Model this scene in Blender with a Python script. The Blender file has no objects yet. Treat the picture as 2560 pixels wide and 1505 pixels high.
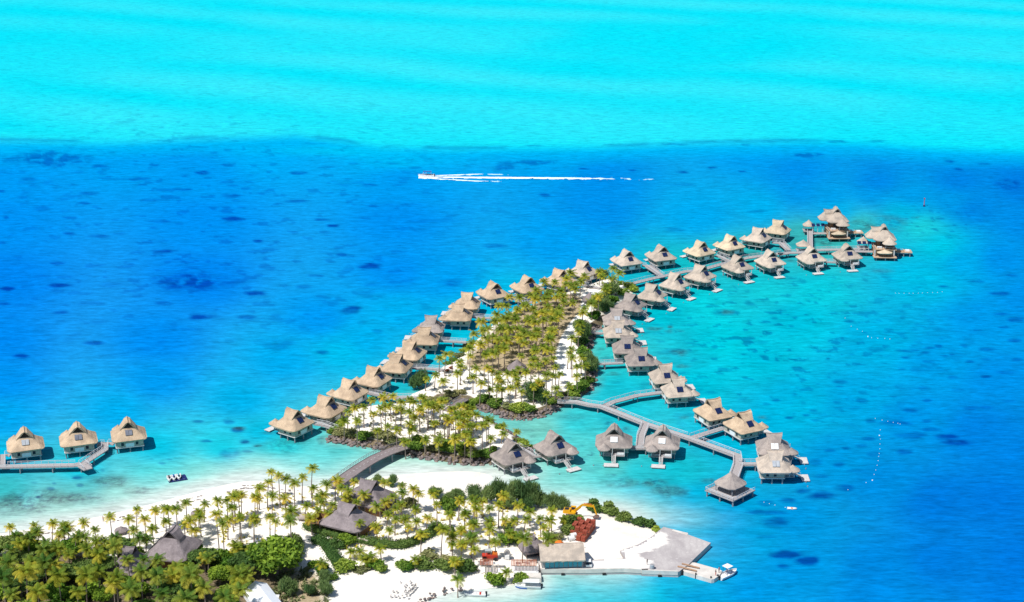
import bpy, math, random
import numpy as np
from mathutils import Vector, Matrix
SC = bpy.context.scene
COL = SC.collection
R = math.radians
# ------------------------------------------------------------------ camera model
CAMH = 200.0; FPX = 4000.0; PITCH = R(18.7)
CP, SP = math.cos(PITCH), math.sin(PITCH)
REG = dict(n=(0,0,1), A=(0,1000,2.933), B=(560,1000,2.933), C=(1120,1000,2.932), D=(1560,1000,2.933), E=(640,800,4.627),
 F=(980,620,4.627), G=(1400,620,4.627), H=(1840,500,5.25), I=(1040,860,4.356), J=(1440,860,3.702), K=(1660,540,8.227),
 L=(1990,510,12.34), M=(2120,550,12.34), N=(1400,1240,11.39), O=(1180,1320,7.875), P=(1660,1350,11.39), Q=(1020,410,8.4),
 S=(390,1160,21.0), T=(0,1250,5.808), U=(380,1250,5.807), V=(760,1180,5.695), W=(780,980,5.925), X=(1180,680,5.697),
 Y=(0,300,1.969), Z=(1280,300,1.969), a=(1900,850,2.2606))
def px(reg, x, y):
    r = REG[reg]; return (r[0]+x/r[2], r[1]+y/r[2])
def un(x, y, z=0.0):
    u = (x-1280.0)/FPX; v = (752.5-y)/FPX
    dx, dy, dz = u, CP+v*SP, -SP+v*CP
    t = (z-CAMH)/dz
    return (dx*t, dy*t)
def uz(reg, x, y, z=0.0):
    p = px(reg, x, y); return un(p[0], p[1], z)
def proj(X, Y, Z):
    d = Y*CP-(Z-CAMH)*SP; v = Y*SP+(Z-CAMH)*CP
    return 1280+FPX*X/d, 752.5-FPX*v/d
# ------------------------------------------------------------------ noise
_rng = np.random.RandomState(7)
_lat = _rng.rand(512, 512)
def vnoise(x, y, s, seed=0):
    x = np.asarray(x)/s+seed*37.3; y = np.asarray(y)/s+seed*11.7
    xi = np.floor(x).astype(int); yi = np.floor(y).astype(int)
    fx = x-xi; fy = y-yi; fx = fx*fx*(3-2*fx); fy = fy*fy*(3-2*fy)
    g = lambda a, b: _lat[a % 512, b % 512]
    return (g(xi, yi)*(1-fx)+g(xi+1, yi)*fx)*(1-fy)+(g(xi, yi+1)*(1-fx)+g(xi+1, yi+1)*fx)*fy
def fbm(x, y, s, seed=0, o=4):
    t = 0; a = .5; n = 0
    for i in range(o):
        t = t+a*vnoise(x, y, s/2**i, seed+i*5); n += a; a *= .55
    return t/n
def sstep(a, b, x):
    t = np.clip((x-a)/(b-a), 0, 1); return t*t*(3-2*t)
# ------------------------------------------------------------------ materials
MATS = {}
def lin(c):
    return tuple(((v/255.0)/12.92 if v <= 10 else ((v/255.0+.055)/1.055)**2.4) for v in c)
class NT:
    def __init__(s, name):
        s.m = bpy.data.materials.new(name); s.m.use_nodes = True; s.t = s.m.node_tree
        s.b = s.t.nodes['Principled BSDF']; MATS[name] = s.m
    def n(s, typ, **kw):
        o = s.t.nodes.new(typ)
        for k, v in kw.items():
            if k.startswith('i_'):
                key = k[2:]; key = int(key) if key.isdigit() else key.replace('_', ' ')
                o.inputs[key].default_value = v
            else: setattr(o, k, v)
        return o
    def l(s, a, b): s.t.links.new(a, b)
    def mix(s, f, a, b, mode='MIX'):
        o = s.n('ShaderNodeMix', data_type='RGBA', blend_type=mode)
        for i, v in ((0, f), (6, a), (7, b)):
            if isinstance(v, (int, float)): o.inputs[i].default_value = v
            elif isinstance(v, tuple): o.inputs[i].default_value = v if len(v) == 4 else v+(1,)
            else: s.l(v, o.inputs[i])
        return o.outputs[2]
    def ramp(s, f, p0, p1, c0=(0,0,0,1), c1=(1,1,1,1)):
        o = s.n('ShaderNodeValToRGB'); e = o.color_ramp.elements
        e[0].position = p0; e[1].position = p1; e[0].color = c0; e[1].color = c1
        s.l(f, o.inputs[0]); return o.outputs[0]
    def pos(s, scale=(1,1,1), world=False, rot=(0,0,0)):
        m = s.n('ShaderNodeMapping'); m.inputs['Scale'].default_value = scale; m.inputs['Rotation'].default_value = rot
        if world: s.l(s.n('ShaderNodeNewGeometry').outputs['Position'], m.inputs[0])
        else: s.l(s.n('ShaderNodeTexCoord').outputs['Object'], m.inputs[0])
        return m.outputs[0]
    def noise(s, vec, scale, detail=3, rough=.55, dist=0):
        o = s.n('ShaderNodeTexNoise'); o.inputs['Scale'].default_value = scale; o.inputs['Detail'].default_value = detail
        o.inputs['Roughness'].default_value = rough; o.inputs['Distortion'].default_value = dist
        s.l(vec, o.inputs['Vector']); return o.outputs['Fac']
    def bump(s, h, strength, dist=.1):
        o = s.n('ShaderNodeBump'); o.inputs['Strength'].default_value = strength; o.inputs['Distance'].default_value = dist
        s.l(h, o.inputs['Height']); s.l(o.outputs[0], s.b.inputs['Normal']); return o
    def fin(s, col, rough=.8, spec=.3):
        if isinstance(col, tuple): s.b.inputs['Base Color'].default_value = col[:3]+(1,)
        else: s.l(col, s.b.inputs['Base Color'])
        s.b.inputs['Roughness'].default_value = rough; s.b.inputs['Specular IOR Level'].default_value = spec
        return s.m
def mat_noisy(name, c1, c2, scale=1.0, rough=.8, spec=.25, world=True, stretch=(1,1,1), bump=0, lo=.3, hi=.7):
    k = NT(name); v = k.pos(stretch, world); f = k.noise(v, scale, 4)
    c = k.mix(k.ramp(f, lo, hi), c1, c2)
    if bump: k.bump(f, bump)
    return k.fin(c, rough, spec)
def thatch(name, ca, cb, cc):
    k = NT(name)
    f = k.noise(k.pos((1,1,.35)), 2.6, 5, .7)
    c = k.mix(k.ramp(f, .32, .68), ca, cb)
    g = k.noise(k.pos((1,1,1), True), .45, 3)
    c = k.mix(k.ramp(g, .42, .66, (0,0,0,1), (.95,.95,.95,1)), c, cc)
    oi = k.n('ShaderNodeObjectInfo'); hs = k.n('ShaderNodeHueSaturation')
    mr = k.n('ShaderNodeMapRange'); mr.inputs[3].default_value = .88; mr.inputs[4].default_value = 1.12
    k.l(oi.outputs['Random'], mr.inputs[0]); k.l(mr.outputs[0], hs.inputs['Value']); k.l(c, hs.inputs['Color'])
    k.bump(k.noise(k.pos((1,1,.25)), 5, 4, .7), .8, .12)
    return k.fin(hs.outputs[0], .95, .1)
thatch('thatch_tan', (.43,.315,.21), (.58,.45,.32), (.36,.27,.19))
thatch('thatch_gold', (.50,.40,.27), (.66,.55,.40), (.42,.34,.25))
thatch('thatch_grey', (.42,.345,.28), (.57,.485,.40), (.35,.30,.255))
thatch('thatch_old', (.29,.245,.22), (.41,.355,.32), (.23,.20,.19))
thatch('thatch_mauve', (.21,.175,.18), (.30,.26,.265), (.17,.145,.15))
mat_noisy('wall_cream', (.50,.455,.37), (.34,.30,.24), 1.2, stretch=(4,4,.3), world=False)
mat_noisy('wall_brown', (.20,.10,.05), (.30,.17,.09), 1.2, stretch=(4,4,.3), world=False)
mat_noisy('window_dark', (.015,.02,.03), (.03,.035,.05), 1.0, rough=.2)
mat_noisy('vent_dark', (.02,.016,.014), (.035,.028,.025), 3.0)
mat_noisy('deck_grey', (.40,.37,.36), (.30,.27,.27), 1.0, stretch=(3,3,3), rough=.85, lo=.35, hi=.65)
mat_noisy('deck_white', (.62,.60,.585), (.46,.44,.43), 1.5)
mat_noisy('rail_white', (.66,.67,.70), (.52,.53,.56), 2.0)
mat_noisy('rail_grey', (.34,.33,.33), (.25,.24,.24), 2.0)
mat_noisy('pile_grey', (.34,.34,.36), (.16,.16,.18), 1.3)
mat_noisy('bridge_brown', (.18,.15,.15), (.26,.22,.22), .9, rough=.9)
mat_noisy('concrete', (.46,.43,.41), (.62,.60,.57), .35, rough=.9)
mat_noisy('concrete_pale', (.66,.63,.58), (.50,.46,.42), .5, rough=.9)
mat_noisy('solar_blue', (.008,.016,.06), (.012,.025,.09), .8, rough=.15, spec=.5)
mat_noisy('solar_white', (.78,.78,.78), (.68,.69,.70), .8, rough=.3)  # dark panels whose bright reflection is painted in as white
mat_noisy('solar_pale', (.33,.36,.40), (.44,.46,.48), .8, rough=.3)  # panel reflection painted in as light grey; also plain pale parts
mat_noisy('solar_grey', (.12,.13,.17), (.20,.21,.25), .8, rough=.3)
mat_noisy('frame_grey', (.25,.25,.26), (.32,.32,.33), 3)
mat_noisy('white_paint', (.80,.80,.79), (.72,.72,.71), 2, rough=.4)
mat_noisy('blue_paint', (.03,.12,.40), (.02,.09,.30), 2, rough=.4)
mat_noisy('navy', (.01,.02,.10), (.02,.03,.16), 2, rough=.5)
mat_noisy('black_rubber', (.015,.015,.018), (.03,.03,.03), 3, rough=.6)
mat_noisy('yellow_paint', (.72,.38,.01), (.62,.31,.01), 1.5, rough=.45)
mat_noisy('steel_brown', (.13,.08,.07), (.20,.14,.12), 3)
mat_noisy('roof_tile_red', (.25,.045,.03), (.35,.09,.05), 6.0, stretch=(1,1,2))
mat_noisy('red_paint', (.55,.05,.03), (.45,.04,.02), 2, rough=.5)
mat_noisy('orange_paint', (.75,.20,.03), (.65,.15,.02), 2, rough=.5)
mat_noisy('red_wood', (.42,.15,.08), (.30,.10,.06), 1.0, stretch=(5,.2,1), world=False)
mat_noisy('plank_wood', (.45,.28,.17), (.36,.22,.14), 2)
mat_noisy('glass_blue', (.05,.28,.36), (.08,.36,.44), .7, rough=.15, spec=.5)
mat_noisy('canvas_white', (.72,.76,.82), (.80,.82,.85), .8, rough=.7)
mat_noisy('skin', (.45,.26,.17), (.38,.21,.14), 3)
mat_noisy('dark_cloth', (.05,.04,.06), (.08,.05,.07), 3)
mat_noisy('pink_cloth', (.62,.22,.20), (.50,.14,.13), 3)
mat_noisy('hair', (.02,.015,.012), (.03,.02,.015), 3)
mat_noisy('trunk_bark', (.20,.155,.13), (.29,.235,.20), 2.0, stretch=(1,1,4))
mat_noisy('pool_blue', (.02,.30,.42), (.03,.38,.50), 1.5, rough=.1, spec=.5)
mat_noisy('villa_wood', (.52,.36,.24), (.42,.28,.19), 1.0, stretch=(4,4,1))
k = NT('foam'); a = k.n('ShaderNodeAttribute'); a.attribute_name = 'leaf'
k.fin(k.mix(a.outputs['Fac'], (.10,.50,.78), (.88,.93,.95)), .8, .1)
mat_noisy('buoy_white', (.85,.85,.80), (.75,.75,.68), 3, rough=.4)
mat_noisy('stone_grey', (.30,.28,.27), (.42,.40,.38), 2)
mat_noisy('stone_pale', (.62,.58,.56), (.78,.75,.72), 2)
def leafmat(name, c_lo, c_hi, trans=.25):
    k = NT(name); a = k.n('ShaderNodeAttribute'); a.attribute_name = 'leaf'
    oi = k.n('ShaderNodeObjectInfo')
    c = k.mix(a.outputs['Fac'], c_lo, c_hi)
    hs = k.n('ShaderNodeHueSaturation')
    mr = k.n('ShaderNodeMapRange'); mr.inputs[3].default_value = .68; mr.inputs[4].default_value = 1.25
    k.l(oi.outputs['Random'], mr.inputs[0]); k.l(mr.outputs[0], hs.inputs['Value'])
    mh = k.n('ShaderNodeMapRange'); mh.inputs[3].default_value = .53; mh.inputs[4].default_value = .475
    k.l(oi.outputs['Random'], mh.inputs[0]); k.l(mh.outputs[0], hs.inputs['Hue'])
    k.l(c, hs.inputs['Color']); k.fin(hs.outputs[0], .7, .15)
    tr = k.n('ShaderNodeBsdfTranslucent'); k.l(hs.outputs[0], tr.inputs[0])
    mx = k.n('ShaderNodeMixShader'); mx.inputs[0].default_value = trans
    k.l(k.b.outputs[0], mx.inputs[1]); k.l(tr.outputs[0], mx.inputs[2])
    k.l(mx.outputs[0], k.t.nodes['Material Output'].inputs[0])
    return k.m
leafmat('palm_leaf', (.21,.29,.03), (.80,.66,.07), .45)
leafmat('palm_leaf_green', (.11,.21,.03), (.56,.55,.07), .42)
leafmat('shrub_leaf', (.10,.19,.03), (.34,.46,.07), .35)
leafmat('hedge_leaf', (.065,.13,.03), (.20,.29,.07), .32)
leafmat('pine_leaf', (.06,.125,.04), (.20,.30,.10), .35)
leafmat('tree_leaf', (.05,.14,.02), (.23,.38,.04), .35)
leafmat('scrub_leaf', (.16,.18,.06), (.32,.32,.14), .2)
# rocks
k = NT('rock'); a = k.n('ShaderNodeAttribute'); a.attribute_name = 'leaf'
cc = k.mix(a.outputs['Fac'], (.09,.072,.075), (.33,.24,.20)); f = k.noise(k.pos((1,1,1), True), 3, 4)
cc = k.mix(k.ramp(f, .35, .7), cc, (.20,.18,.18)); k.bump(f, .7, .15); k.fin(cc, .9, .2)
# sand / land
k = NT('sand'); a = k.n('ShaderNodeAttribute'); a.attribute_name = 'zone'
sp = k.n('ShaderNodeSeparateColor'); k.l(a.outputs['Color'], sp.inputs[0])
g1 = k.noise(k.pos((1,1,1), True), .25, 5, .6); g2 = k.noise(k.pos((1,1,1), True), 1.6, 4, .65)
c = k.mix(k.ramp(g1, .35, .65), (.84,.80,.73), (.74,.68,.60))
c = k.mix(k.ramp(g2, .60, .74, (0,0,0,1), (.7,.7,.7,1)), c, (.50,.44,.35))
def edge(ch, lo=.12, ns=.55):
    m = k.n('ShaderNodeMath', operation='MULTIPLY_ADD'); k.l(g2, m.inputs[0]); m.inputs[1].default_value = ns; k.l(ch, m.inputs[2])
    s = k.n('ShaderNodeMath', operation='SUBTRACT'); k.l(m.outputs[0], s.inputs[0]); s.inputs[1].default_value = ns*.5
    return k.ramp(s.outputs[0], .35, .65)
lit = k.mix(k.ramp(g2, .35, .65), (.44,.35,.23), (.31,.25,.15))
g3 = k.noise(k.pos((1,.35,1), True, (0,0,R(20))), .5, 5, .7, 1.5)
c = k.mix(k.ramp(g3, .56, .70, (0,0,0,1), (.35,.35,.35,1)), c, (.60,.55,.50))
c = k.mix(edge(sp.outputs[0]), c, lit)
dark_ground = k.mix(k.ramp(g2, .4, .62), (.10,.085,.05), (.22,.17,.11))  # dark tone for forest soil and for the ground beneath shore rocks
c = k.mix(edge(sp.outputs[1]), c, dark_ground)
c = k.mix(edge(sp.outputs[2]), c, (.88,.87,.84))
k.bump(g2, .35, .25); k.fin(c, .95, .05)
# dock slab
k = NT('dock_concrete'); g1 = k.noise(k.pos((1,1,1), True), .12, 5, .6, .6); g2 = k.noise(k.pos((1,1,1), True), .9, 5, .65)
w = k.n('ShaderNodeTexWave'); w.inputs['Scale'].default_value = .22; w.inputs['Distortion'].default_value = 7; w.inputs['Detail'].default_value = 2
k.l(k.pos((1,1,1), True), w.inputs[0])
c = k.mix(k.ramp(g1, .4, .6), (.36,.33,.33), (.46,.43,.42)); c = k.mix(k.ramp(w.outputs['Fac'], .7, 1, (0,0,0,1), (.3,.3,.3,1)), c, (.36,.33,.33))
c = k.mix(k.ramp(g2, .58, .74, (0,0,0,1), (.5,.5,.5,1)), c, (.70,.67,.63))
a = k.n('ShaderNodeAttribute'); a.attribute_name = 'zone'
m = k.n('ShaderNodeMath', operation='MULTIPLY_ADD'); k.l(g1, m.inputs[0]); m.inputs[1].default_value = .9; k.l(a.outputs['Fac'], m.inputs[2])
c = k.mix(k.ramp(m.outputs[0], .85, 1.15), c, (.84,.80,.74)); k.fin(c, .9, .1)
# water
k = NT('water'); a = k.n('ShaderNodeAttribute'); a.attribute_name = 'Col'
b2 = k.n('ShaderNodeAttribute'); b2.attribute_name = 'zone'
sp = k.n('ShaderNodeSeparateColor'); k.l(b2.outputs['Color'], sp.inputs[0])
rot = (0, 0, R(-14))
rip = k.noise(k.pos((.28,1.0,1), True, rot), .42, 4, .62, .5)
rip2 = k.noise(k.pos((.30,1.0,1), True, (0,0,R(-22))), 1.1, 3, .6)
rsum = k.n('ShaderNodeMath', operation='MULTIPLY_ADD'); k.l(rip2, rsum.inputs[0]); rsum.inputs[1].default_value = .45; rs2 = k.n('ShaderNodeMath', operation='MULTIPLY'); k.l(rip, rs2.inputs[0]); rs2.inputs[1].default_value = .55; k.l(rs2.outputs[0], rsum.inputs[2])
cor = k.noise(k.pos((1,1,1), True), .55, 4, .7)
c = a.outputs['Color']
hs = k.n('ShaderNodeHueSaturation'); mr = k.n('ShaderNodeMapRange'); mr.inputs[1].default_value = .36; mr.inputs[2].default_value = .64
mr.inputs[3].default_value = .75; mr.inputs[4].default_value = 1.23  # light and dark of the ripples painted into the water colour
k.l(rsum.outputs[0], mr.inputs[0]); k.l(mr.outputs[0], hs.inputs['Value']); k.l(c, hs.inputs['Color'])
c = hs.outputs[0]
mm = k.n('ShaderNodeMath', operation='MULTIPLY'); k.l(k.ramp(cor, .42, .6), mm.inputs[0]); k.l(sp.outputs[0], mm.inputs[1])
c = k.mix(mm.outputs[0], c, k.mix(1, c, (.55,.42,.55,1), 'MULTIPLY'))
mm = k.n('ShaderNodeMath', operation='MULTIPLY'); k.l(k.ramp(cor, .45, .62), mm.inputs[0]); k.l(sp.outputs[1], mm.inputs[1])
c = k.mix(mm.outputs[0], c, (.12,.20,.20))
ad = k.n('ShaderNodeMath', operation='ADD'); k.l(rip, ad.inputs[0]); k.l(rip2, ad.inputs[1])
k.bump(ad.outputs[0], .34, .5); k.fin(c, .5, .0)
# ------------------------------------------------------------------ mesh builder
class MB:
    def __init__(s): s.v = []; s.f = []; s.a = []
    def add(s, vs, fs, at=None):
        o = len(s.v); s.v += [tuple(p) for p in vs]; s.f += [tuple(i+o for i in f) for f in fs]
        s.a += [at if at is not None else 0.0]*len(vs)
    def box(s, c, d, rz=0, tilt=None):
        M = Matrix.Rotation(rz, 3, 'Z')
        if tilt: M = M @ Matrix.Rotation(tilt[1], 3, tilt[0])
        vs = [Vector(c)+M @ Vector((sx*d[0]/2, sy*d[1]/2, sz*d[2]/2)) for sz in (-1,1) for sy in (-1,1) for sx in (-1,1)]
        s.add(vs, [(0,2,3,1),(4,5,7,6),(0,1,5,4),(2,6,7,3),(0,4,6,2),(1,3,7,5)]); return s
    def tube(s, p0, p1, r0, r1=None, n=7):
        r1 = r0 if r1 is None else r1
        p0 = Vector(p0); p1 = Vector(p1); d = (p1-p0).normalized(); u = d.orthogonal().normalized(); w = d.cross(u)
        vs = [p+(u*math.cos(2*math.pi*i/n)+w*math.sin(2*math.pi*i/n))*r for p, r in ((p0,r0),(p1,r1)) for i in range(n)]
        s.add(vs, [(i,(i+1)%n,n+(i+1)%n,n+i) for i in range(n)]+[tuple(range(n-1,-1,-1)), tuple(range(n,2*n))]); return s
    def beam(s, p0, p1, w, h):   # rectangular beam between two points, w horizontal, h vertical
        p0 = Vector(p0); p1 = Vector(p1); d = p1-p0; d.normalize(); sd = d.cross(Vector((0,0,1)))
        sd = Vector((1,0,0)) if sd.length < 1e-4 else sd.normalized(); up = sd.cross(d)
        vs = [p+sd*a*w/2+up*b*h/2 for p in (p0,p1) for b in (-1,1) for a in (-1,1)]
        s.add(vs, [(0,1,3,2),(4,6,7,5),(0,4,5,1),(2,3,7,6),(0,2,6,4),(1,5,7,3)]); return s
    def prism(s, poly, z0, z1):
        n = len(poly); vs = [(p[0],p[1],z0) for p in poly]+[(p[0],p[1],z1) for p in poly]
        s.add(vs, [tuple(range(n-1,-1,-1)), tuple(range(n,2*n))]+[(i,(i+1)%n,n+(i+1)%n,n+i) for i in range(n)]); return s
    def lathe(s, prof, c=(0,0,0), n=16, sx=1, sy=1, sq=0):
        vs = []
        for r, z in prof:
            for i in range(n):
                t = 2*math.pi*(i+.5)/n; cx, cy = math.cos(t), math.sin(t)
                q = 1/max(abs(cx),abs(cy)); q = 1+(q-1)*sq
                vs.append((c[0]+cx*r*sx*q, c[1]+cy*r*sy*q, c[2]+z))
        fs = [(k*n+i, k*n+(i+1)%n, (k+1)*n+(i+1)%n, (k+1)*n+i) for k in range(len(prof)-1) for i in range(n)]
        fs += [tuple(range(n-1,-1,-1)), tuple(range((len(prof)-1)*n, len(prof)*n))]
        s.add(vs, fs); return s
    def mesh(s, name, mat, smooth=False, attr=False):
        me = bpy.data.meshes.new(name); me.from_pydata(s.v, [], s.f); me.materials.append(MATS[mat])
        if smooth: me.polygons.foreach_set('use_smooth', [True]*len(me.polygons))
        if attr:
            at = me.attributes.new('leaf', 'FLOAT', 'POINT'); at.data.foreach_set('value', s.a)
        me.update(); return me
    def build(s, name, mat, parent=None, loc=None, smooth=False, attr=False):
        return ob(name, s.mesh(name, mat, smooth, attr), parent, loc)
def ob(name, me, parent=None, loc=None):
    o = bpy.data.objects.new(name, me); COL.objects.link(o)
    if parent: o.parent = parent
    if loc: o.location = loc
    return o
def tag(o, label=None, cat=None, group=None, kind=None):
    if label: o['label'] = label
    if cat: o['category'] = cat
    if group: o['group'] = group
    if kind: o['kind'] = kind
    return o
def empty(name, loc, rz=0, **kw):
    o = bpy.data.objects.new(name, None); COL.objects.link(o); o.location = loc; o.rotation_euler = (0,0,rz)
    o.empty_display_size = .5
    if kw: tag(o, **kw)
    return o
KIDS = {}
def tree(o):
    return [c for c in bpy.data.objects if c.parent == o]
def snap(o):      # remember children once so copies are quick
    KIDS[o.name] = [(c, tree(c)) for c in tree(o)]
def dup(o, loc, rz=0, swap=None, skip=()):
    c = o.copy(); COL.objects.link(c); c.location = loc; c.rotation_euler = (0,0,rz)
    for ch, gs in KIDS[o.name]:
        base = ch.name.split('.')[0]
        if base in skip: continue
        d = ch.copy(); COL.objects.link(d); d.parent = c
        if swap and base in swap: d.data = swap[base]
        for g in gs:
            e = g.copy(); COL.objects.link(e); e.parent = d
            gb = g.name.split('.')[0]
            if swap and gb in swap: e.data = swap[gb]
    return c
def spec_mesh(name, V, Fq, mat, attr=None, smooth=False, attrname='leaf'):
    me = bpy.data.meshes.new(name); V = np.asarray(V, dtype=np.float32); Fq = np.asarray(Fq, dtype=np.int32)
    me.vertices.add(len(V)); me.vertices.foreach_set('co', V.ravel())
    k = Fq.shape[1]; me.loops.add(Fq.size); me.loops.foreach_set('vertex_index', Fq.ravel())
    me.polygons.add(len(Fq)); me.polygons.foreach_set('loop_start', np.arange(0, Fq.size, k, dtype=np.int32))
    try: me.polygons.foreach_set('loop_total', np.full(len(Fq), k, dtype=np.int32))
    except Exception: pass
    if mat: me.materials.append(MATS[mat])
    if smooth: me.polygons.foreach_set('use_smooth', np.ones(len(Fq), dtype=bool))
    me.update(calc_edges=True)
    if attr is not None:
        if attr.ndim == 1:
            at = me.attributes.new(attrname, 'FLOAT', 'POINT'); at.data.foreach_set('value', attr.astype(np.float32))
        else:
            at = me.attributes.new(attrname, 'FLOAT_COLOR', 'POINT')
            at.data.foreach_set('color', np.c_[attr, np.ones(len(attr))].astype(np.float32).ravel())
    return me
# ------------------------------------------------------------------ geometry tests
def inpoly(poly, X, Y):
    P = np.array(poly); ins = np.zeros(np.shape(X), bool); n = len(P)
    for i in range(n):
        x1, y1 = P[i]; x2, y2 = P[(i+1) % n]
        if y1 == y2: continue
        c = ((y1 > Y) != (y2 > Y)) & (X < (x2-x1)*(Y-y1)/(y2-y1)+x1); ins ^= c
    return ins
def pdist(poly, X, Y, closed=True):
    P = np.array(poly); d = np.full(np.shape(X), 1e9); n = len(P)
    for i in range(n if closed else n-1):
        a = P[i]; b = P[(i+1) % n]; e = b-a; L = (e*e).sum()+1e-9
        t = np.clip(((X-a[0])*e[0]+(Y-a[1])*e[1])/L, 0, 1)
        d = np.minimum(d, np.hypot(X-a[0]-t*e[0], Y-a[1]-t*e[1]))
    return d
def W2(pts, z=0): return [un(p[0], p[1], z) for p in pts]
def smoothpoly(P, it=2, closed=True):
    P = [tuple(p) for p in P]
    for _ in range(it):
        Q = []; n = len(P)
        rng_ = range(n) if closed else range(n-1)
        if not closed: Q.append(P[0])
        for i in rng_:
            a, b = P[i], P[(i+1) % n]
            Q += [(a[0]*.75+b[0]*.25, a[1]*.75+b[1]*.25), (a[0]*.25+b[0]*.75, a[1]*.25+b[1]*.75)]
        if not closed: Q.append(P[-1])
        P = Q
    return P
# ------------------------------------------------------------------ land outlines (native pixels of the waterline)
MAIN = [(-700,1430),(-250,1362),(0,1335),(69,1324),(103,1316),(172,1305),(258,1290),(340,1270),(409,1252),(511,1224),(597,1204),(662,1201),(713,1213),
 (760,1216),(799,1216),(860,1210),(901,1200),(949,1193),(1000,1187),(1060,1182),(1120,1179),(1175,1178),(1218,1184),(1236,1194),(1222,1206),(1205,1222),(1215,1240),
 (1290,1252),(1359,1264),(1417,1266),(1470,1268),(1546,1280),(1587,1302),(1640,1322),(1655,1326),(1700,1338),(1722,1352),(1700,1400),(1690,1420),(1560,1420),(1356,1420),
 (1352,1448),(1325,1455),(1290,1461),(1246,1468),(1200,1473),(1154,1476),(1120,1482),(1085,1493),(1061,1508),(1030,1560),(1010,1800),(-1500,1800),(-1600,1500)]
ISLET = [(824,1092),(827,1106),(884,1113),(935,1121),(976,1130),(1020,1138),(1071,1147),(1140,1159),(1200,1161),(1240,1158),(1290,1150),(1325,1132),(1326,1122),
 (1305,1104),(1290,1092),(1270,1080),(1246,1070),(1235,1058),(1210,1046),(1189,1040),(1178,1026),(1150,1016),(1126,1014),(1101,1018),(1067,1014),(1033,1009),(974,1012),(932,1015),(890,1022),(860,1039),(847,1064),(832,1082)]
ISLE = [(1025,999),(1060,1000),(1100,1004),(1135,1006),(1159,1008),(1178,1018),(1224,1030),(1258,1043),(1290,1048),(1318,1048),(1350,1043),(1378,1032),(1398,1020),(1402,1008),(1420,998),
 (1453,992),(1475,978),(1485,962),(1486,940),(1488,926),(1480,905),(1472,882),(1478,855),(1482,835),(1500,818),(1525,800),(1540,775),(1560,750),(1580,738),(1584,726),
 (1570,713),(1545,703),(1520,698),(1497,703),(1465,716),(1422,732),(1385,742),(1356,751),(1317,770),(1275,780),(1245,800),(1215,830),(1190,852),(1163,876),(1140,897),(1109,915),(1085,935),(1073,960),(1055,976),(1025,986)]
wMAIN, wISLET, wISLE = [smoothpoly(W2(p), 2) for p in (MAIN, ISLET, ISLE)]
LITTER = smoothpoly(W2([(1300,770),(1350,752),(1425,740),(1475,768),(1445,805),(1418,835),(1400,870),(1398,900),(1405,928),(1340,950),(1250,946),(1160,930),(1175,900),(1200,868),(1235,838),(1262,806)]), 1)
SOIL = smoothpoly(W2([(-500,1420),(0,1395),(120,1390),(260,1400),(360,1410),(500,1400),(560,1420),(640,1400),(735,1390),(760,1430),(700,1480),(660,1700),(-700,1700)]), 1)
DRY = smoothpoly(W2([(680,1440),(760,1435),(810,1440),(826,1505),(850,1700),(640,1700)]), 1)
PATHPX = [(1590,722),(1540,722),(1470,745),(1462,790),(1440,815),(1418,850),(1404,890),(1400,915),(1416,950)]
PATH = W2(PATHPX)
def land_h(P, X, Y, slope, top):
    ins = inpoly(P, X, Y); d = pdist(P, X, Y); sd = np.where(ins, d, -d)
    h = np.clip(sd*slope, -1.2, top)
    return h+np.where(h > .5, (fbm(X, Y, 9, 3)-.5)*.5*np.clip((h-.5)*2, 0, 1), 0), sd
def make_land(name, P, slope, top, step, zf=None):
    A = np.array(P); x0, y0 = A.min(0)-4; x1, y1 = A.max(0)+4
    y1 = y1; xs = np.arange(x0, x1, step); ys = np.arange(y0, y1, step)
    X, Y = np.meshgrid(xs, ys); h, sd = land_h(P, X, Y, slope, top)
    idx = np.arange(X.size).reshape(X.shape); ok = sd > -3
    q = ok[:-1,:-1] & ok[1:,:-1] & ok[:-1,1:] & ok[1:,1:]
    Fq = np.stack([idx[:-1,:-1][q], idx[:-1,1:][q], idx[1:,1:][q], idx[1:,:-1][q]], 1)
    used = np.unique(Fq); mp = np.full(X.size, -1); mp[used] = np.arange(len(used)); Fq = mp[Fq]
    V = np.stack([X.ravel()[used], Y.ravel()[used], h.ravel()[used]], 1)
    z = zf(V[:,0], V[:,1]) if zf else np.zeros((len(V), 3))
    me = spec_mesh(name, V, Fq, 'sand', z, True, 'zone')
    return ob(name, me)
def blur_in(P, X, Y, w):
    ins = inpoly(P, X, Y); d = pdist(P, X, Y); return np.clip(.5+np.where(ins, d, -d)/w, 0, 1)
tag(make_land('beach_ground', wMAIN, .11, 1.3, 1.6, lambda X, Y: np.stack([blur_in(DRY, X, Y, 8)*.75, blur_in(SOIL, X, Y, 10), np.zeros(len(X))], 1)), kind='structure', label='white sand beach and clearing of the near shore', cat=None)
RK1 = W2(ISLET[0:14]); RK2 = W2(ISLE[2:26])  # lines along which the ground is darkened beneath the rocks
tag(make_land('islet_ground', wISLET, .55, 1.5, 1.0, lambda X, Y: np.stack([X*0, np.clip(2.0-pdist(RK1, X, Y, False)/2.2, 0, 1), X*0], 1)), kind='structure', label='white sand of the small front islet')
tag(make_land('island_ground', wISLE, .55, 1.6, 1.0, lambda X, Y: np.stack([blur_in(LITTER, X, Y, 8), np.clip(2.0-pdist(RK2, X, Y, False)/2.2, 0, 1), np.clip(1.4-pdist(PATH, X, Y, False)/2.2, 0, 1)], 1)), kind='structure', label='sand and brown leaf litter of the long palm island')
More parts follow.
